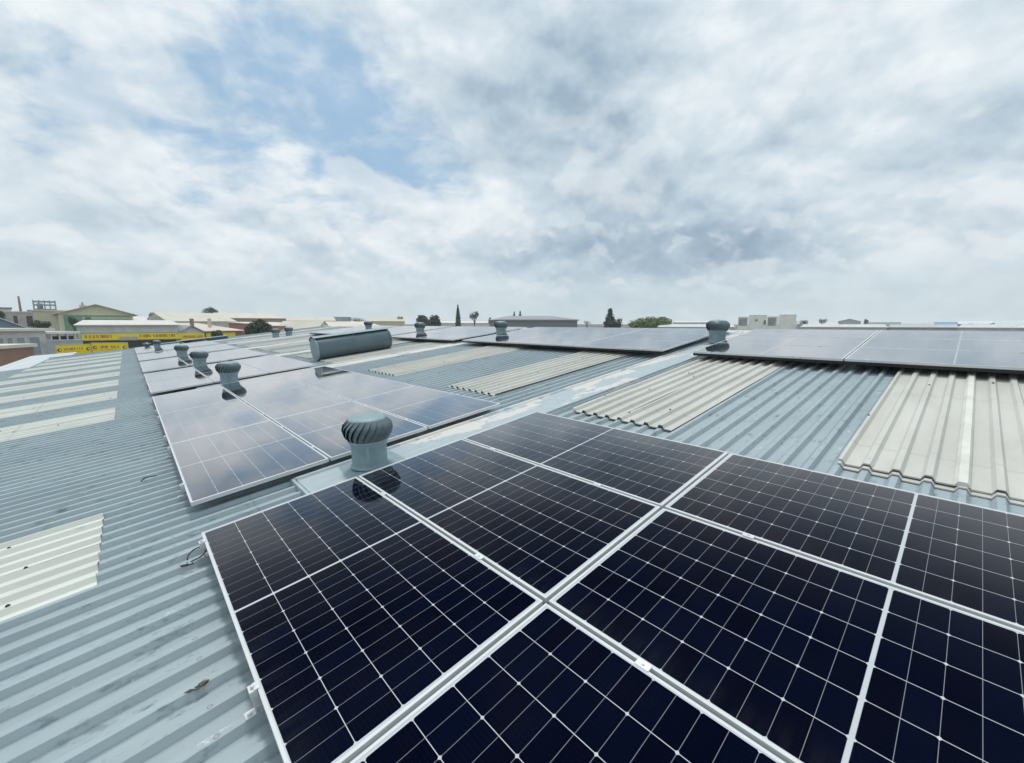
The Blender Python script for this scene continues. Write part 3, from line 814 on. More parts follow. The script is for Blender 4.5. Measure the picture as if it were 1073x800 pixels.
for k in range(60): mb.add([(-200 + k*8, 72.4, GROUND + 0.012), (-196 + k*8, 72.4, GROUND + 0.012), (-196 + k*8, 72.6, GROUND + 0.012), (-200 + k*8, 72.6, GROUND + 0.012)], [(0, 1, 2, 3)], 1)
tag(mb.build('road', [M_ASPH, M_MARK]), kind='structure')
for y0, y1 in ((66.0, 68.0), (77.0, 79.5)):
    mb = MB(); mb.box((-200, y0, GROUND - 0.1), (300, y1, GROUND + 0.13)); tag(mb.build('pavement', M_CONC), kind='structure')

PALETTE = {}
def pm(col, rough=0.7, var=0.10, scale=0.8):
    key = (tuple(round(c, 3) for c in col), rough)
    if key not in PALETTE: PALETTE[key] = plain('facade_paint', col, rough, var, scale)
    return PALETTE[key]
def m_brick(g, b):
    br = g.new('ShaderNodeTexBrick'); co = g.new('ShaderNodeTexCoord').outputs['Object']
    x, y, z = g.sep(co)
    g.put(br.inputs['Vector'], g.comb(g.math('ADD', x, y), z, 0)); br.inputs['Scale'].default_value = 3.5
    br.inputs['Color1'].default_value = (0.27, 0.14, 0.095, 1); br.inputs['Color2'].default_value = (0.33, 0.185, 0.13, 1); br.inputs['Mortar'].default_value = (0.36, 0.30, 0.25, 1)
    n = g.noise(co, 0.7, 5, 0.6)
    g.put(b.inputs['Base Color'], g.mix(g.mr(n, 0.35, 0.75, 0, 0.4), br.outputs[0], (0.20, 0.11, 0.08))); b.inputs['Roughness'].default_value = 0.9
M_BRICK = mat('brick_wall', m_brick)
M_ORANGE = plain('orange_brick', (0.42, 0.20, 0.13), 0.9, 0.15, 1.5)
def m_ribroof(col):
    def fn(g, b):
        co = g.new('ShaderNodeTexCoord').outputs['Object']
        x, y, z = g.sep(co)
        w = g.math('PINGPONG', x, 0.25)
        n = g.noise(g.comb(x, g.math('MULTIPLY', y, 0.2), z), 0.6, 6, 0.65)
        c = g.mix(g.mr(n, 0.35, 0.7, 0, 0.5), col, tuple(q * 0.72 for q in col))
        c = g.mix(g.mr(w, 0.03, 0.08, 0.25, 0), c, tuple(q * 0.6 for q in col))
        g.put(b.inputs['Base Color'], c); b.inputs['Roughness'].default_value = 0.6
    return mat('ribbed_roof_sheet', fn)
RR = {}
def rr(col):
    if col not in RR: RR[col] = m_ribroof(col)
    return RR[col]
M_GLASSD = plain('dark_window_glass', (0.03, 0.04, 0.05), 0.12, 0.2, 0.5)
M_GLASSP = plain('sky_lit_window_glass', (0.30, 0.36, 0.40), 0.15, 0.2, 0.5)
M_WFRAME = plain('window_frame', (0.6, 0.6, 0.58), 0.6)

def place(px0, px1, r0, r1=None, back=10.0):
    """front-left and front-right corner on two bearings at ranges r0 and r1 -> (matrix, width); local x right, y away from us"""
    r1 = r1 or r0
    A = ray(px0, 339, r0); B = ray(px1, 339, r1); A.z = B.z = GROUND
    ex = (B - A); w = ex.length; ex.normalize(); ey = Vector((-ex.y, ex.x, 0)); 
    M = Matrix(((ex.x, ey.x, 0, A.x), (ex.y, ey.y, 0, A.y), (0, 0, 1, GROUND), (0, 0, 0, 1)))
    return M, w
def hgt(px, py, r): return ray(px, py, r).z - GROUND

def building(name, label, px0, px1, r0, depth, ytop, wall, roof, shape='flat', rise=1.5, r1=None, windows=None, cat='building', eave=0.25, pane=None, group=None):
    """shape: flat (slab with fascia), gable_front (ridge runs away from us), gable_side (ridge runs across), mono (falls towards us), parapet"""
    M, w = place(px0, px1, r0, r1)
    h = hgt((px0 + px1) / 2, ytop, (r0 + (r1 or r0)) / 2)
    t = thing(name, label, cat, M, group)
    body = h - (rise if shape in ('gable_front', 'gable_side', 'mono') else 0.0)
    mb = MB()
    if shape == 'gable_front':
        mb.prism([(0, 0), (w, 0), (w, body), (w / 2, h - 0.03), (0, body)], 0, depth, 'y')
    else:
        mb.box((0, 0, 0), (w, depth, body if shape != 'flat' else h - 0.35))
        if shape == 'gable_side':
            mb.prism([(0, body), (depth, body), (depth / 2, h - 0.03)], 0, 0.2, 'x'); mb.prism([(0, body), (depth, body), (depth / 2, h - 0.03)], w - 0.2, w, 'x')
    mb.build('wall', wall, t)
    mb = MB(); e = eave; k = 0.16
    if shape == 'flat':
        mb.box((-e, -e, h - 0.35), (w + e, depth + e, h)); mb.build('roof', roof, t)
    elif shape == 'parapet':
        mb.box((-0.08, -0.08, h), (w + 0.08, depth + 0.08, h + 0.18)); mb.build('coping', roof, t)
    elif shape == 'gable_front':
        s = rise / (w / 2)
        mb.prism([(-e, body - e * s), (w / 2, h), (w / 2, h + k), (-e, body - e * s + k)], -e, depth + e, 'y')
        mb.prism([(w / 2, h), (w + e, body - e * s), (w + e, body - e * s + k), (w / 2, h + k)], -e, depth + e, 'y'); mb.build('roof', roof, t)
    elif shape == 'gable_side':
        s = rise / (depth / 2)
        mb.prism([(-e, body - e * s), (depth / 2, h), (depth / 2, h + k), (-e, body - e * s + k)], -e, w + e, 'x')
        mb.prism([(depth / 2, h), (depth + e, body - e * s), (depth + e, body - e * s + k), (depth / 2, h + k)], -e, w + e, 'x'); mb.build('roof', roof, t)
    elif shape == 'mono':
        s = rise / depth
        mb.prism([(-e, body - e * s), (depth + e, h + e * s), (depth + e, h + e * s + k), (-e, body - e * s + k)], -e, w + e, 'x')
        mb.build('roof', roof, t)
        mb = MB(); mb.prism([(0, body - 0.01), (depth, body - 0.01), (depth, h - 0.02)], 0.0, 0.2, 'x'); mb.prism([(0, body - 0.01), (depth, body - 0.01), (depth, h - 0.02)], w - 0.2, w, 'x'); mb.build('gable', wall, t)
    if windows:
        for (x0, x1, z0, z1) in windows:             # fractions of the width, metres below the wall top
            zt = body if shape in ('gable_front', 'gable_side', 'mono') else h - 0.35
            a, b_ = x0 * w, x1 * w
            fr = MB(); q = 0.10
            fr.box((a, -0.06, zt - z1), (b_, -0.002, zt - z1 + q)); fr.box((a, -0.06, zt - z0 - q), (b_, -0.002, zt - z0))
            fr.box((a, -0.06, zt - z1 + q), (a + q, -0.002, zt - z0 - q)); fr.box((b_ - q, -0.06, zt - z1 + q), (b_, -0.002, zt - z0 - q))
            f = fr.build('window', M_WFRAME, t)
            gl = MB(); gl.box((a + q, -0.03, zt - z1 + q), (b_ - q, -0.004, zt - z0 - q)); gl.build('pane', pane or M_GLASSD, f)
    t['_w'] = w; t['_h'] = h
    return t, w, h

C_CREAM = (0.56, 0.53, 0.40); C_WHITE = (0.72, 0.72, 0.69); C_BEIGE = (0.55, 0.48, 0.37)
Y_SIGN = plain('yellow_sign_paint', (0.92, 0.72, 0.03), 0.5, 0.06, 1.0)
M_RED = plain('sign_lettering', (0.42, 0.10, 0.02), 0.6, 0.1)
M_BROWN = plain('sign_dark_mark', (0.09, 0.07, 0.03), 0.6)

# pale lean-to running along the eave towards the far end
t = thing('lean_to_shed', 'narrow pale metal lean-to roof running below the eave at far left', 'shed', T(-6.4, 27.7, 0))
M_PALE = rr((0.56, 0.60, 0.63))
mb = MB(); mb.box((0.2, 0.1, GROUND), (2.6, 24.0, -1.5)); mb.build('wall', M_WALL, t)
mb = MB(); mb.prism([(0.0, -1.32), (2.75, -1.10), (2.75, -1.04), (0.0, -1.26)], 0, 24.6, 'y'); mb.build('roof', M_PALE, t)
# --- left foreground of the estate
building('brick_store', 'low brown brick store with flat pale roof at the left edge', -30, 31, 66, 9, 362, M_BRICK, pm((0.66, 0.63, 0.55)), 'flat', r1=72)
building('office_block', 'white two-storey building with a broad white flat roof and tall windows', -40, 46, 84, 12, 344.5, pm((0.60, 0.61, 0.60)), pm((0.76, 0.74, 0.68)), 'flat', r1=88,
         windows=[(0.20, 0.30, 0.8, 3.3), (0.33, 0.44, 0.8, 3.3), (0.47, 0.56, 0.8, 3.3), (0.59, 0.71, 0.8, 3.3), (0.75, 0.91, 0.8, 3.3)], eave=0.7, pane=M_GLASSP)
building('blue_gabled_shed', 'shed with long white-edged roof and slate-blue end wall behind white building', -70, 48, 118, 22, 331, pm((0.20, 0.28, 0.36)), rr((0.74, 0.76, 0.74)), 'gable_front', rise=3.6, eave=0.6)
# carport
t, w, h = building('carport', 'open white carport beside the yellow signs with cars under it', 49, 77, 92, 7, 347.5, pm((0.58, 0.57, 0.54)), pm((0.75, 0.74, 0.70)), 'flat', r1=94, eave=0.4)
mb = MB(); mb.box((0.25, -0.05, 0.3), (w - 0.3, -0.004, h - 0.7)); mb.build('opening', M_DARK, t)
for k in range(4):
    mb = MB(); mb.box((0.1 + k * (w - 0.3) / 3, -0.2, 0), (0.25 + k * (w - 0.3) / 3, -0.06, h - 0.36)); mb.build('post', pm((0.6, 0.6, 0.58)), t)
t, w, h = building('boundary_wall', 'pale blue-grey boundary wall in front of the white carport', 46, 84, 87, 0.25, 357.5, pm((0.42, 0.48, 0.52)), pm((0.5, 0.55, 0.58)), 'parapet', cat='wall')

# cars and the truck in the street at lower left
M_CARG = plain('car_glass', (0.02, 0.025, 0.03), 0.08)
M_TYRE = plain('tyre_rubber', (0.015, 0.015, 0.015), 0.85)
M_RIM = plain('wheel_rim', (0.45, 0.45, 0.46), 0.3, 0.05, 3, 0.6)
M_LAMP = plain('lamp_lens', (0.65, 0.6, 0.5), 0.15)
def car(label, px, r, yaw, paint, tall=1.45, long=4.3):
    p = ray(px, 339, r); p.z = GROUND + 0.012
    t = thing('parked_car', label, 'car', T(*p) @ Matrix.Rotation(R(yaw), 4, 'Z'), 'cars parked in the street at lower left')
    L = long / 2; s = tall / 1.45
    side = [(-L, .35), (L, .35), (L, .72*s), (L*.92, .86*s), (L*.50, .94*s), (L*.24, 1.40*s), (-L*.55, 1.45*s), (-L*.86, 1.0*s), (-L, .92*s)]
    mb = MB(); mb.prism(side, -0.84, 0.84, 'y'); b_ = mb.build('body', paint, t, 0.05)
    mb = MB(); gl = [(L*.44, .98*s), (L*.22, 1.34*s), (-L*.52, 1.39*s), (-L*.76, 1.02*s)]; mb.prism(gl, -0.846, 0.846, 'y'); mb.build('side_windows', M_CARG, t)
    mb = MB(); mb.add([(L*.50+.01, -.72, .97*s), (L*.50+.01, .72, .97*s), (L*.25+.01, .66, 1.37*s), (L*.25+.01, -.66, 1.37*s)], [(0,1,2,3)]); mb.build('windscreen', M_CARG, t)
    for x in (-L*.62, L*.62):
        for y in (-.86, .86):
            wb = MB(); wb.lathe([(.24, -.10), (.32, -.09), (.32, .09), (.24, .10)], 20)
            wb.v = [(a + x, c + y*0.93, bq + .32) for a, bq, c in wb.v]; wt = wb.build('wheel', M_TYRE, t)
            rb = MB(); rb.lathe([(.20, -.105), (.20, .105)], 14); rb.v = [(a + x, c + y*0.93, bq + .32) for a, bq, c in rb.v]; rb.build('rim', M_RIM, wt)
    for y in (-.6, .6):
        mb = MB(); mb.box((L*.955, y-.16, .62*s), (L+.012, y+.16, .74*s)); mb.build('headlight', M_LAMP, t)
car('white car parked by the street wall left of the yellow signs', 44, 79, 150, pm((0.7, 0.7, 0.7), 0.25))
car('dark blue-grey car parked closest to the left yellow sign', 51.5, 80, 160, pm((0.10, 0.14, 0.18), 0.25), 1.5)
car('dark car parked close to the end of the white building', 35.5, 82, 100, pm((0.02, 0.022, 0.025), 0.25), 1.7)
# delivery truck: white cab by the carport
p = ray(73, 339, 90); p.z = GROUND
t = thing('delivery_truck', 'white box truck with dark windscreen parked beside the big yellow store', 'truck', T(*p) @ Matrix.Rotation(R(-118), 4, 'Z'))
mb = MB(); mb.prism([(0, .5), (1.9, .5), (1.9, 1.6), (1.5, 2.6), (0, 2.7)], -1.1, 1.1, 'y'); mb.build('cab', pm((0.72, 0.72, 0.72), 0.3), t, 0.06)
mb = MB(); mb.box((-5, -1.2, .9), (-0.1, 1.2, 3.6)); mb.build('cargo_box', pm((0.74, 0.74, 0.73), 0.5), t, 0.03)
mb = MB(); mb.add([(1.89, -.95, 1.65), (1.89, .95, 1.65), (1.52, .9, 2.5), (1.52, -.9, 2.5)], [(0,1,2,3)]); mb.build('windscreen', M_CARG, t)
for x in (-4, 1.0):
    for y in (-1.0, 1.0):
        wb = MB(); wb.lathe([(.3, -.14), (.48, -.12), (.48, .12), (.3, .14)], 18); wb.v = [(a + x, c + y, bq + .48) for a, bq, c in wb.v]; wb.build('wheel', M_TYRE, t)

# yellow hoardings: plate, faded lettering line, round marks at both ends
def lettering(w, z, hgt_, n, seed, y=-0.008):
    mb = MB(); rg = random.Random(seed); x = 0.0; st = w / n
    while x < w - st * 0.6:
        cw = st * rg.uniform(0.5, 0.85)
        if rg.random() < 0.86:
            s = hgt_ * 0.16
            k = rg.randrange(4)
            if k != 1: mb.box((x, y, z), (x + s, y + 0.006, z + hgt_))
            if k in (0, 2): mb.box((x + s, y, z + hgt_ - s), (x + cw, y + 0.006, z + hgt_))
            if k in (0, 3): mb.box((x + s, y, z), (x + cw, y + 0.006, z + s))
            if k == 1: mb.box((x + cw/2 - s/2, y, z), (x + cw/2 + s/2, y + 0.006, z + hgt_)); mb.box((x, y, z + hgt_/2 - s/2), (x + cw/2 - s/2, y + 0.006, z + hgt_/2 + s/2))
            if k == 2: mb.box((x + cw - s, y, z), (x + cw, y + 0.006, z + hgt_ - s))
        x += st
    return mb
def hoarding(px0, px1, y0, y1, r0, r1, label, seed, dy=0.0):
    M, w = place(px0, px1, r0, r1); rm = (r0 + r1) / 2
    zt = hgt((px0 + px1) / 2, y0, rm); zb = hgt((px0 + px1) / 2, y1, rm); h = zt - zb
    t = thing('yellow_hoarding', label, 'sign', M, 'yellow signboards along the street')
    mb = MB(); mb.box((0, 0, zb), (w, 0.12, zt)); mb.build('board', Y_SIGN, t)
    mb = MB(); q = 0.10
    mb.box((-q, -0.03, zb - q), (w + q, 0.10, zb - 0.002)); mb.box((-q, -0.03, zt + 0.002), (w + q, 0.10, zt + q)); mb.box((-q, -0.03, zb), (-0.002, 0.10, zt)); mb.box((w + 0.002, -0.03, zb), (w + q, 0.10, zt)); mb.build('frame', pm((0.66, 0.58, 0.20)), t)
    l = lettering(w * 0.56, zb + h * 0.42, h * 0.30, 16, seed); l.v = [(a + w * 0.20, b_, c) for a, b_, c in l.v]; l.build('lettering', M_RED, t)
    l = lettering(w * 0.50, zb + h * 0.18, h * 0.10, 22, seed + 9); l.v = [(a + w * 0.22, b_, c) for a, b_, c in l.v]; l.build('small_lettering', M_RED, t)
    for fx in (0.07, 0.93):
        mb = MB(); mb.lathe([(h * 0.20, 0), (h * 0.20, 0.01)], 20); mb.v = [(a + w * fx, -c - 0.003, b_ + zb + h * 0.5) for a, b_, c in mb.v]; mb.build('round_mark', M_BROWN, t)
        mb = MB(); mb.lathe([(h * 0.12, 0), (h * 0.12, 0.006)], 20); mb.v = [(a + w * fx + h*.05, -c - 0.015, b_ + zb + h * 0.5) for a, b_, c in mb.v]; mb.build('round_mark', Y_SIGN, t)
    for k in range(4):
        x = 0.2 + k * (w - 0.4) / 3; mb = MB(); mb.box((x - 0.07, 0.13, 0), (x + 0.07, 0.27, zt - 0.1)); mb.build('post', pm((0.2, 0.2, 0.2)), t)
hoarding(55.5, 91, 362.0, 371.2, 76, 78, 'left yellow signboard with a red line of lettering and dark round marks', 1)
hoarding(93.5, 130, 360.0, 368.8, 78, 76, 'right yellow signboard with red lettering, next to the roof corner', 2)

# the long store with the yellow fascia
t, w, h = building('yellow_store', 'long white-roofed store with yellow lettered fascia', 80, 186, 108, 22, 336.0, pm((0.52, 0.54, 0.54)), rr((0.68, 0.66, 0.63)), 'mono', rise=0.95, r1=108, eave=0.4, cat='store')
def zrow(y): return hgt(133, y, 110)
mb = MB(); mb.box((0.5, -0.5, zrow(355.8)), (w + 0.4, -0.05, zrow(349.6))); fa = mb.build('fascia', Y_SIGN, t)
l = lettering(w * 0.26, zrow(353.6), 0.55, 22, 3, -0.51); l.v = [(a + w * 0.06, b_, c) for a, b_, c in l.v]; l.build('lettering', M_RED, fa)
l = lettering(w * 0.38, zrow(353.6), 0.55, 32, 4, -0.51); l.v = [(a + w * 0.58, b_, c) for a, b_, c in l.v]; l.build('lettering', M_RED, fa)
mb = MB(); mb.box((w * 0.38, -0.62, zrow(356.4)), (w * 0.56, -0.515, zrow(352.6)))
mb.build('awning', pm((0.50, 0.46, 0.38)), t)
mb = MB(); mb.box((0.4, -0.06, 0.2), (w - 0.5, -0.008, zrow(356.6))); mb.build('shopfront', M_GLASSD, t)
mb = MB(); mb.box((0.2, -0.03, zrow(349.0)), (w - 0.2, -0.006, zrow(348.4))); mb.build('gutter', pm((0.3, 0.32, 0.33)), t)
t, w, h = building('gabled_shopfront', 'small gabled shopfront with grey gable and yellow lettered band', 186.5, 213, 108, 16, 341.8, pm((0.60, 0.60, 0.60)), pm((0.30, 0.33, 0.38)), 'gable_front', rise=1.3, r1=109, eave=0.5, cat='shop')
mb = MB(); mb.box((0.1, -0.4, hgt(200, 357.5, 108)), (w - 0.1, -0.05, hgt(200, 349.5, 108))); fa = mb.build('fascia', Y_SIGN, t)
l = lettering(w * 0.8, hgt(200, 354.4, 108), 0.5, 20, 6, -0.41); l.v = [(a + w * 0.1, b_, c) for a, b_, c in l.v]; l.build('lettering', M_RED, fa)
t, w, h = building('brick_shop', 'brick shop with cream metal roof and yellow wall band, right of gabled shopfront', 213.5, 253, 110, 18, 339.5, M_BRICK, rr((0.62, 0.56, 0.48)), 'mono', rise=1.6, r1=114, eave=0.5, cat='shop')
mb = MB(); mb.box((0.2, -0.06, hgt(232, 357, 111)), (w * 0.80, -0.006, hgt(232, 348.8, 111))); mb.build('wall_band', Y_SIGN, t)
mb = MB(); mb.box((w * 0.06, 5.0, h - 1.0), (w * 0.10, 6.0, h + 1.1)); mb.build('chimney', M_BRICK, t)
mb = MB(); mb.box((w * 0.66, 7.0, h - 1.0), (w * 0.69, 8.0, h + 1.2)); mb.build('chimney', pm((0.6, 0.5, 0.4)), t)

# warehouses behind
t, w, h = building('cream_warehouse', 'large cream warehouse with a wide low gable roof and green front wall', 62, 140, 172, 60, 319.6, pm((0.70, 0.67, 0.49)), rr((0.66, 0.63, 0.47)), 'gable_front', rise=2.6, r1=172, eave=1.2, cat='warehouse')
mb = MB(); mb.box((1.0, -0.30, h - 9.5), (w - 0.6, -0.01, h - 3.0)); mb.build('lower_wall', pm((0.17, 0.34, 0.20)), t)
mb = MB(); mb.box((w * 0.30, -0.36, h - 4.1), (w * 0.97, -0.305, h - 3.5)); mb.build('wall_band', pm((0.46, 0.54, 0.40)), t)
mb = MB(); mb.box((w * 0.27, 10, h - 2.6), (w * 0.37, 16, h + 0.1)); mb.box((w * 0.30, 11, h + 0.1), (w * 0.33, 14, h + 1.0)); mb.build('rooftop_plant', pm((0.40, 0.40, 0.38)), t)
t, w, h = building('cream_side_hall', 'cream ribbed hall attached left of the green-fronted warehouse', 36, 66, 176, 40, 325.0, rr((0.60, 0.57, 0.42)), pm((0.62, 0.59, 0.46)), 'flat', r1=174, eave=0.4, cat='warehouse')
t, w, h = building('grey_factory', 'grey factory block with dark windows and thin chimney at far left', 9, 37, 190, 24, 326.5, pm((0.46, 0.44, 0.42)), pm((0.62, 0.60, 0.55)), 'flat', r1=190, cat='factory',
         windows=[(0.18, 0.38, 0.8, 4.4), (0.66, 0.95, 0.8, 4.2)])
mb = MB(); mb.tube([(w * 0.52, 6, h - 0.2), (w * 0.52, 6, h + 4.6)], [0.30, 0.22], 10); mb.build('chimney', pm((0.24, 0.15, 0.12)), t)
t, w, h = building('dark_roofed_block', 'low block with a thick dark roof at the left edge', -14, 14, 205, 20, 322.3, pm((0.55, 0.53, 0.48)), pm((0.06, 0.08, 0.08)), 'flat')
# open steel frame on a roof
M, w = place(38, 61, 205); zt = hgt(50, 315.0, 205); zb = hgt(50, 324.5, 205)
t = thing('steel_rooftop_frame', 'open dark steel frame tower rising behind the cream hall', 'structure', M)
q = 0.15
for k in range(5):
    for d in (0, 5): x = k * w / 4; mb = MB(); mb.box((x - q, d - q, 0), (x + q, d + q, zt)); mb.build('post', pm((0.26, 0.30, 0.32)), t)
for z in (zt - 0.4, (zt + zb) / 2, zb):
    for d in (0, 5): mb = MB(); mb.box((0, d - 0.18, z - 0.2), (w, d + 0.18, z + 0.2)); mb.build('beam', pm((0.28, 0.32, 0.34)), t)
mb = MB(); mb.box((w * 0.15, 1, zb + 0.3), (w * 0.42, 4, zt - 1.0)); mb.build('tank', pm((0.20, 0.26, 0.27)), t)
mb = MB(); mb.box((-1.5, -1, zb - 1.4), (w + 7, 6, zb - 0.25)); mb.build('deck', pm((0.14, 0.17, 0.18)), t)

# mid-distance roofs left of centre
building('cream_roof_hall', 'wide hall with cream sheet roof behind the yellow store', 176, 248, 168, 40, 327.5, pm((0.55, 0.53, 0.45)), rr((0.60, 0.58, 0.47)), 'gable_side', rise=3.0, r1=172, cat='warehouse')
building('white_low_hall', 'white low hall behind the yellow store, left of the cream roof', 138, 176, 196, 30, 332.0, pm((0.66, 0.66, 0.62)), rr((0.70, 0.70, 0.66)), 'gable_side', rise=1.5, cat='warehouse')
building('tan_roof_hall', 'tan hall with brown end wall behind the dark bushy tree', 238, 300, 190, 34, 328.0, pm((0.36, 0.27, 0.20)), rr((0.64, 0.60, 0.50)), 'gable_side', rise=2.2, r1=196, cat='warehouse')
building('beige_long_hall', 'long beige hall on the skyline above the orange brick building', 276, 352, 255, 40, 331.8, pm((0.58, 0.52, 0.42)), rr((0.62, 0.58, 0.48)), 'gable_side', rise=2.4, cat='warehouse')
building('orange_brick_building', 'orange brick building with pale roof beyond the far end of our roof', 287, 333, 120, 18, 338.2, M_ORANGE, rr((0.66, 0.64, 0.60)), 'mono', rise=0.9, r1=128, cat='building',
         windows=[(0.30, 0.36, 1.0, 2.6), (0.62, 0.68, 1.0, 2.6)])
building('white_gabled_house', 'white house with a steep front gable right of the orange brick building', 329, 349, 112, 14, 337.2, pm((0.74, 0.70, 0.62)), rr((0.70, 0.66, 0.56)), 'gable_front', rise=2.6, r1=116, cat='house')
building('cream_roofed_shed', 'long cream roofed shed right of the white gabled house', 346, 398, 124, 16, 337.6, pm((0.68, 0.62, 0.50)), rr((0.70, 0.62, 0.50)), 'gable_side', rise=1.2, r1=132, cat='shed')
building('blue_grey_depot', 'flat blue-grey depot on the skyline above the cylinder', 343, 368, 300, 40, 332.3, pm((0.34, 0.42, 0.50)), pm((0.42, 0.50, 0.58)), 'flat', cat='building')
building('yellowish_hall', 'yellowish low hall on the skyline left of the round hedge trees', 386, 424, 230, 30, 333.0, pm((0.60, 0.55, 0.38)), rr((0.60, 0.56, 0.40)), 'gable_side', rise=2.0, cat='warehouse')
building('pale_flat_shed', 'pale low shed on the skyline between cypress and round hedge trees', 452, 528, 210, 30, 337.2, pm((0.70, 0.69, 0.64)), rr((0.74, 0.74, 0.70)), 'gable_side', rise=0.8, cat='shed')
# long grey roof centre
t, w, h = building('long_grey_hall', 'long dark grey hall with a hipped metal roof on the skyline', 528, 605, 150, 30, 335.2, pm((0.20, 0.215, 0.24)), pm((0.30, 0.315, 0.335)), 'flat', r1=158, cat='hall', eave=0.5)
mb = MB(); z0 = h + 0.004; z1 = hgt(566, 331.2, 166)
vs = [(-1, -0.6, z0), (w + 0.6, -0.6, z0), (w + 0.6, 30.6, z0), (-1, 30.6, z0), (w * 0.20, 12, z1), (w * 0.78, 12, z1), (w * 0.78, 19, z1), (w * 0.20, 19, z1)]
mb.add(vs, [(0, 1, 5, 4), (1, 2, 6, 5), (2, 3, 7, 6), (3, 0, 4, 7), (4, 5, 6, 7)]); mb.build('hipped_roof', rr((0.30, 0.31, 0.33)), t)
building('low_white_shed', 'low white shed just right of the round green tree', 706, 752, 220, 20, 336.6, pm((0.62, 0.64, 0.64)), rr((0.66, 0.68, 0.68)), 'gable_side', rise=0.8, cat='shed')
# white building with louvred bays on the right
def louvre_tower(px0, px1, ytop, label, r=185, panels=()):
    t, w, h = building('white_block', label, px0, px1, r, 14, ytop, pm((0.86, 0.84, 0.78)), pm((0.86, 0.84, 0.78)), 'parapet', cat='building', group='white blocks with louvres on the right skyline')
    for x0, x1, a, b_ in panels:
        mb = MB(); n = 7
        for k in range(n):
            x = (x0 + (x1 - x0) * k / n) * w; mb.box((x, -0.12, h - b_), (x + (x1 - x0) * w / n * 0.62, -0.006, h - a))
        mb.build('louvre', pm((0.22, 0.24, 0.27)), t)
louvre_tower(773, 784, 332.6, 'white block with a dark louvre just right of the right turbine vent', panels=((0.12, 0.9, 0.4, 3.2),))
louvre_tower(784.5, 803, 330.8, 'taller white block with a stubby dark mark between the louvred blocks', panels=((0.36, 0.5, 1.4, 2.1), (0.84, 0.98, 1.8, 3.4)))
louvre_tower(803.5, 815.5, 332.4, 'white block with a dark louvre, right of the taller block', panels=((0.1, 0.8, 0.2, 3.2),))
louvre_tower(816, 834, 330.4, 'plain cream-white block at the right end of the white group')
# right skyline
def skyline(rows):
    for px0, px1, r, yt, wall, roof, shape, rise, label in rows:
        building('skyline_building', label, px0, px1, r, 24, yt, pm(wall), rr(roof), shape, rise=rise, group='low roofs along the right skyline')
skyline([
    (836, 878, 230, 337.6, (0.42, 0.42, 0.42), (0.62, 0.63, 0.63), 'gable_side', 1.2, 'low grey-white roof between the two flat-topped trees and white block'),
    (878, 902, 300, 334.6, (0.50, 0.50, 0.52), (0.42, 0.40, 0.44), 'gable_front', 1.4, 'low shallow grey gable above the right array'),
    (905, 944, 250, 338.2, (0.10, 0.13, 0.12), (0.20, 0.24, 0.22), 'gable_side', 1.4, 'long dark green-grey roof near the small round tree'),
    (944, 975, 260, 339.6, (0.40, 0.37, 0.34), (0.50, 0.45, 0.40), 'gable_side', 0.8, 'long brownish low roof left of the blue roof'),
    (979, 1003, 240, 338.0, (0.30, 0.42, 0.55), (0.16, 0.34, 0.52), 'gable_side', 1.8, 'low roof of strong blue sheet on the right skyline'),
    (1003, 1040, 250, 337.0, (0.55, 0.58, 0.62), (0.68, 0.70, 0.73), 'gable_side', 1.2, 'white low roof right of the blue roof'),
    (690, 770, 128, 340.6, (0.55, 0.57, 0.58), (0.60, 0.63, 0.64), 'gable_side', 0.7, 'very low pale roof just behind the ridge, left of the white blocks'),
    (840, 930, 126, 340.8, (0.55, 0.57, 0.58), (0.60, 0.62, 0.62), 'gable_side', 0.6, 'very low pale roof just behind the ridge, below the flat-topped trees'),
    (932, 1004, 132, 341.0, (0.42, 0.44, 0.46), (0.46, 0.49, 0.51), 'gable_side', 0.6, 'very low grey roof just behind the ridge, below the blue roof'),
    (1006, 1110, 124, 341.0, (0.55, 0.57, 0.58), (0.58, 0.61, 0.62), 'gable_side', 0.6, 'very low pale roof just behind the ridge at the right edge'),
    (1042, 1110, 260, 336.8, (0.48, 0.52, 0.54), (0.60, 0.65, 0.66), 'gable_side', 1.6, 'grey-green low roof at the right edge of the skyline'),
])

# ------------------------------------------------------------------ trees
def m_leaf(col):
    def fn(g, b):
        co = g.new('ShaderNodeTexCoord').outputs['Object']
        n = g.noise(co, 1.1, 3, 0.6)
        at = g.new('ShaderNodeNewGeometry').outputs['Random Per Island']
        c = g.mix(at, tuple(q * 0.6 for q in col), tuple(q * 1.45 for q in col))
        c = g.mix(g.mr(n, 0.4, 0.65, 0, 0.5), c, (col[0] * 1.5, col[1] * 1.25, col[2] * 0.8))
        g.put(b.inputs['Base Color'], c); b.inputs['Roughness'].default_value = 0.65
    return mat('leaves', fn)
L_DARK = m_leaf((0.030, 0.055, 0.030)); L_MID = m_leaf((0.045, 0.085, 0.028)); L_GREEN = m_leaf((0.085, 0.15, 0.03)); L_GREY = m_leaf((0.06, 0.085, 0.06))
M_BARK = plain('bark', (0.10, 0.075, 0.055), 0.9, 0.3, 4.0)
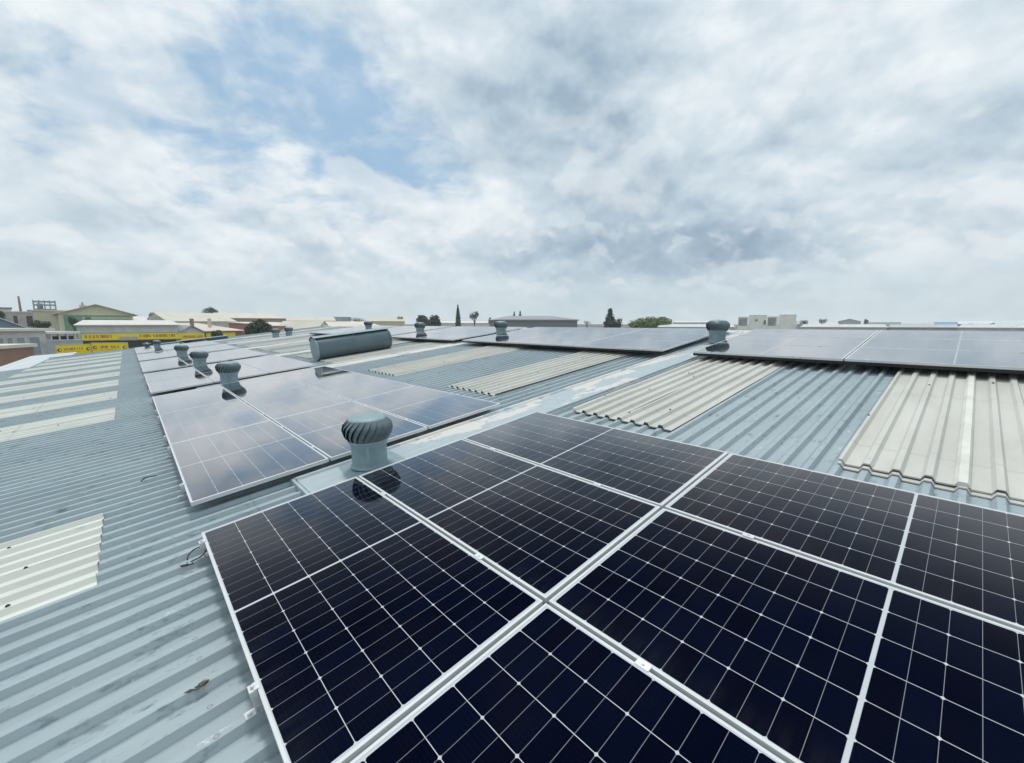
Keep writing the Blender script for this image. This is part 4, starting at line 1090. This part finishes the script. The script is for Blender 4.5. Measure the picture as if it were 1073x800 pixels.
def tree(label, px0, px1, ytop, ybase_crown, r, leaf, n=900, name='tree', shape='round', clumps=7, seed=0, cat='tree', group=None, base=None):
    rg = random.Random(seed + int(px0 * 13))
    a = ray((px0 + px1) / 2, 339, r); a.z = GROUND
    M, w = place(px0, px1, r)
    zt = hgt((px0 + px1) / 2, ytop, r); zb = max(0.3, hgt((px0 + px1) / 2, ybase_crown, r))
    t = thing(name, label, cat, T(*a) @ Matrix.Rotation(math.atan2(M[1][0], M[0][0]), 4, 'Z'), group)
    H = zt - zb; hw = w / 2
    tb = MB(); tr = max(0.10, w * 0.035)
    tb.tube([(0, 0, 0), (rg.uniform(-.1, .1) * w * .3, 0, zb * 0.6), (rg.uniform(-.1, .1) * w * .3, 0, zb + H * 0.55)], [tr * 1.4, tr, tr * 0.5], 8)
    for k in range(5):
        an = rg.uniform(0, 6.28); tb.tube([(0, 0, zb * 0.8), (math.cos(an) * hw * .35, math.sin(an) * hw * .35, zb + H * .25), (math.cos(an) * hw * .7, math.sin(an) * hw * .7, zb + H * rg.uniform(.4, .6))], [tr * .6, tr * .4, tr * .15], 6)
    tb.build('trunk', M_BARK, t)
    cl = []
    if shape == 'column':
        for k in range(clumps): f = (k + .5) / clumps; cl.append((Vector((0, 0, zb + H * f)), Vector((hw * (1 - f ** 1.8) * .95 + .05, hw * (1 - f ** 1.8) * .95 + .05, H / clumps * .8))))
    elif shape == 'flat':
        for k in range(clumps): an = rg.uniform(0, 6.28); q = rg.random() ** .5 * .75; cl.append((Vector((math.cos(an) * hw * q, math.sin(an) * hw * q, zb + H * rg.uniform(.35, .7))), Vector((hw * .42, hw * .42, H * .36))))
    else:
        cl.append((Vector((0, 0, zb + H * .45)), Vector((hw * .62, hw * .62, H * .45))))
        for k in range(clumps):
            an = k / clumps * 6.28 + rg.uniform(-.4, .4); el = rg.uniform(-.15, .9); q = rg.uniform(.45, .62)
            s = rg.uniform(.28, .42)
            cl.append((Vector((math.cos(an) * math.cos(el) * hw * q, math.sin(an) * math.cos(el) * hw * q, zb + H * (.42 + .34 * math.sin(el)))), Vector((hw * s, hw * s, H * s * .8))))
    cb = MB(); ls = max(0.10, min(w, H) * (0.10 if shape == 'column' else 0.06))
    for i in range(n):
        c, s = rg.choice(cl)
        while True:
            d = Vector((rg.uniform(-1, 1), rg.uniform(-1, 1), rg.uniform(-1, 1)))
            if .25 < d.length < 1: break
        d = d.normalized() * (d.length ** .5)
        p = c + Vector((d.x * s.x, d.y * s.y, d.z * s.z)) * rg.uniform(.9, 1.12)
        nrm = (d + Vector((rg.uniform(-.7, .7), rg.uniform(-.7, .7), rg.uniform(-.3, .9)))).normalized()
        u = nrm.orthogonal().normalized(); u = Matrix.Rotation(rg.uniform(0, 6.28), 3, nrm) @ u; v_ = nrm.cross(u)
        q = ls * rg.uniform(.6, 1.5)
        cb.add([p - u*q, p - v_*q*.6, p + u*q, p + v_*q*.6 + nrm*q*.2], [(0, 1, 2, 3)])
    cb.build('crown', leaf, t)
    return t
tree('dark spreading bush tree behind the white office roof and carport', 31, 56, 334.5, 347, 104, L_DARK, 1200, clumps=9, shape='round', seed=1)
tree('dark green tree at the left edge of the view behind the blue-walled shed', -8, 9, 325, 337, 165, L_DARK, 700, seed=2)
tree('green tree against the green warehouse wall, left of the long store', 70, 84, 330, 344, 150, L_DARK, 700, seed=3)
tree('small dark tree against the cream warehouse front, right of another', 88, 98, 331, 341, 152, L_DARK, 400, seed=4)
tree('small dark tree alone on the skyline above the yellow store', 155, 167, 326.5, 336, 210, L_DARK, 600, seed=5)
tree('broad dark crown on the skyline above the cream roofed hall', 212, 231, 321.5, 331, 230, L_DARK, 900, seed=6)
tree('bright green shrub in front of the yellow band of the brick shop', 218, 235, 345, 358, 102, L_MID, 900, seed=7, name='shrub', cat='shrub')
tree('large dark bushy tree beside the brick shop at far roof end', 252, 288, 334.5, 356, 104, L_DARK, 2200, clumps=11, seed=8)
tree('low green clump on the skyline above the cylinder', 366, 387, 332.5, 338, 220, L_DARK, 500, seed=9, shape='flat')
tree('tiny dark tree on the yellowish hall skyline', 415, 424, 330.8, 337, 240, L_DARK, 300, seed=10)
tree('left one of the pair of round dark hedge trees on the skyline', 435.5, 452.5, 329.3, 347, 190, L_DARK, 1700, seed=11, group='pair of round hedge trees')
tree('right one of the pair of round dark hedge trees on the skyline', 448.5, 464, 329.0, 347, 192, L_DARK, 1700, seed=12, group='pair of round hedge trees')
tree('tall slim dark cypress on the skyline', 477.0, 483.2, 320.5, 343, 180, L_DARK, 2200, shape='column', clumps=8, seed=13, name='cypress')
tree('airy grey-green tree with visible gaps right of the tall cypress', 491, 503.5, 325.3, 336, 178, L_GREY, 420, clumps=8, seed=14)
tree('small dark sapling on the skyline just left of the central turbine vent', 511, 516, 333.2, 339, 190, L_DARK, 200, shape='column', clumps=4, seed=15)
tree('small slim cypress behind the long grey hall, left of two', 536.5, 541, 327.5, 340, 205, L_DARK, 900, shape='column', clumps=5, seed=16, name='cypress', group='two slim cypresses behind the grey hall')
tree('small slim cypress behind the long grey hall, right of two', 542.5, 547.5, 327, 340, 206, L_DARK, 900, shape='column', clumps=5, seed=17, name='cypress', group='two slim cypresses behind the grey hall')
tree('tiny bush on the skyline right of the long grey hall', 610, 620, 336, 341, 210, L_DARK, 250, seed=18, name='shrub', cat='shrub')
tree('ragged dark pointed tree on the skyline right of the grey hall', 631, 647, 325.0, 348, 150, L_DARK, 620, shape='column', clumps=4, seed=31)
tree('low dark tree leaning against the ragged pointed tree on the skyline', 640, 653, 331.5, 350, 152, L_DARK, 600, clumps=5, seed=32)
tree('wide bright green domed tree on the skyline', 655, 709, 331.8, 350, 140, L_GREEN, 5200, clumps=13, seed=20)
tree('dark flat-topped tree just right of the white blocks', 834, 847, 334.8, 341, 200, L_DARK, 500, shape='flat', seed=21)
tree('dark leaning flat-topped tree, farther right of the white blocks', 857, 867, 334.2, 340, 200, L_DARK, 400, shape='flat', seed=22)
tree('small round dark tree on the right skyline', 904, 911, 333.6, 341, 220, L_DARK, 400, seed=23)
tree('low dark bush on the skyline beside the white roofs', 1013, 1022, 339.0, 344, 180, L_DARK, 300, seed=24, name='shrub', cat='shrub')
tree('dark bushy tree between the white and grey-green roofs', 1036, 1044, 338.0, 344, 180, L_DARK, 300, seed=25)
tree('dark bush at the right edge of the skyline', 1066, 1084, 339.4, 344, 180, L_DARK, 300, seed=26, name='shrub', cat='shrub')

# ------------------------------------------------------------------ thin summer haze over the estate
hm = bpy.data.materials.new('thin_haze'); hm.use_nodes = True; nt = hm.node_tree; nt.nodes.clear()
o_ = nt.nodes.new('ShaderNodeOutputMaterial'); pv = nt.nodes.new('ShaderNodeVolumePrincipled')
pv.inputs['Color'].default_value = (0.95, 0.97, 0.99, 1); pv.inputs['Density'].default_value = 0.0005
nt.links.new(pv.outputs[0], o_.inputs['Volume'])
mb = MB(); mb.box((-420, -60, GROUND - 1.0), (420, 420, 24.0)); hz_ = tag(mb.build('haze', hm), kind='stuff')
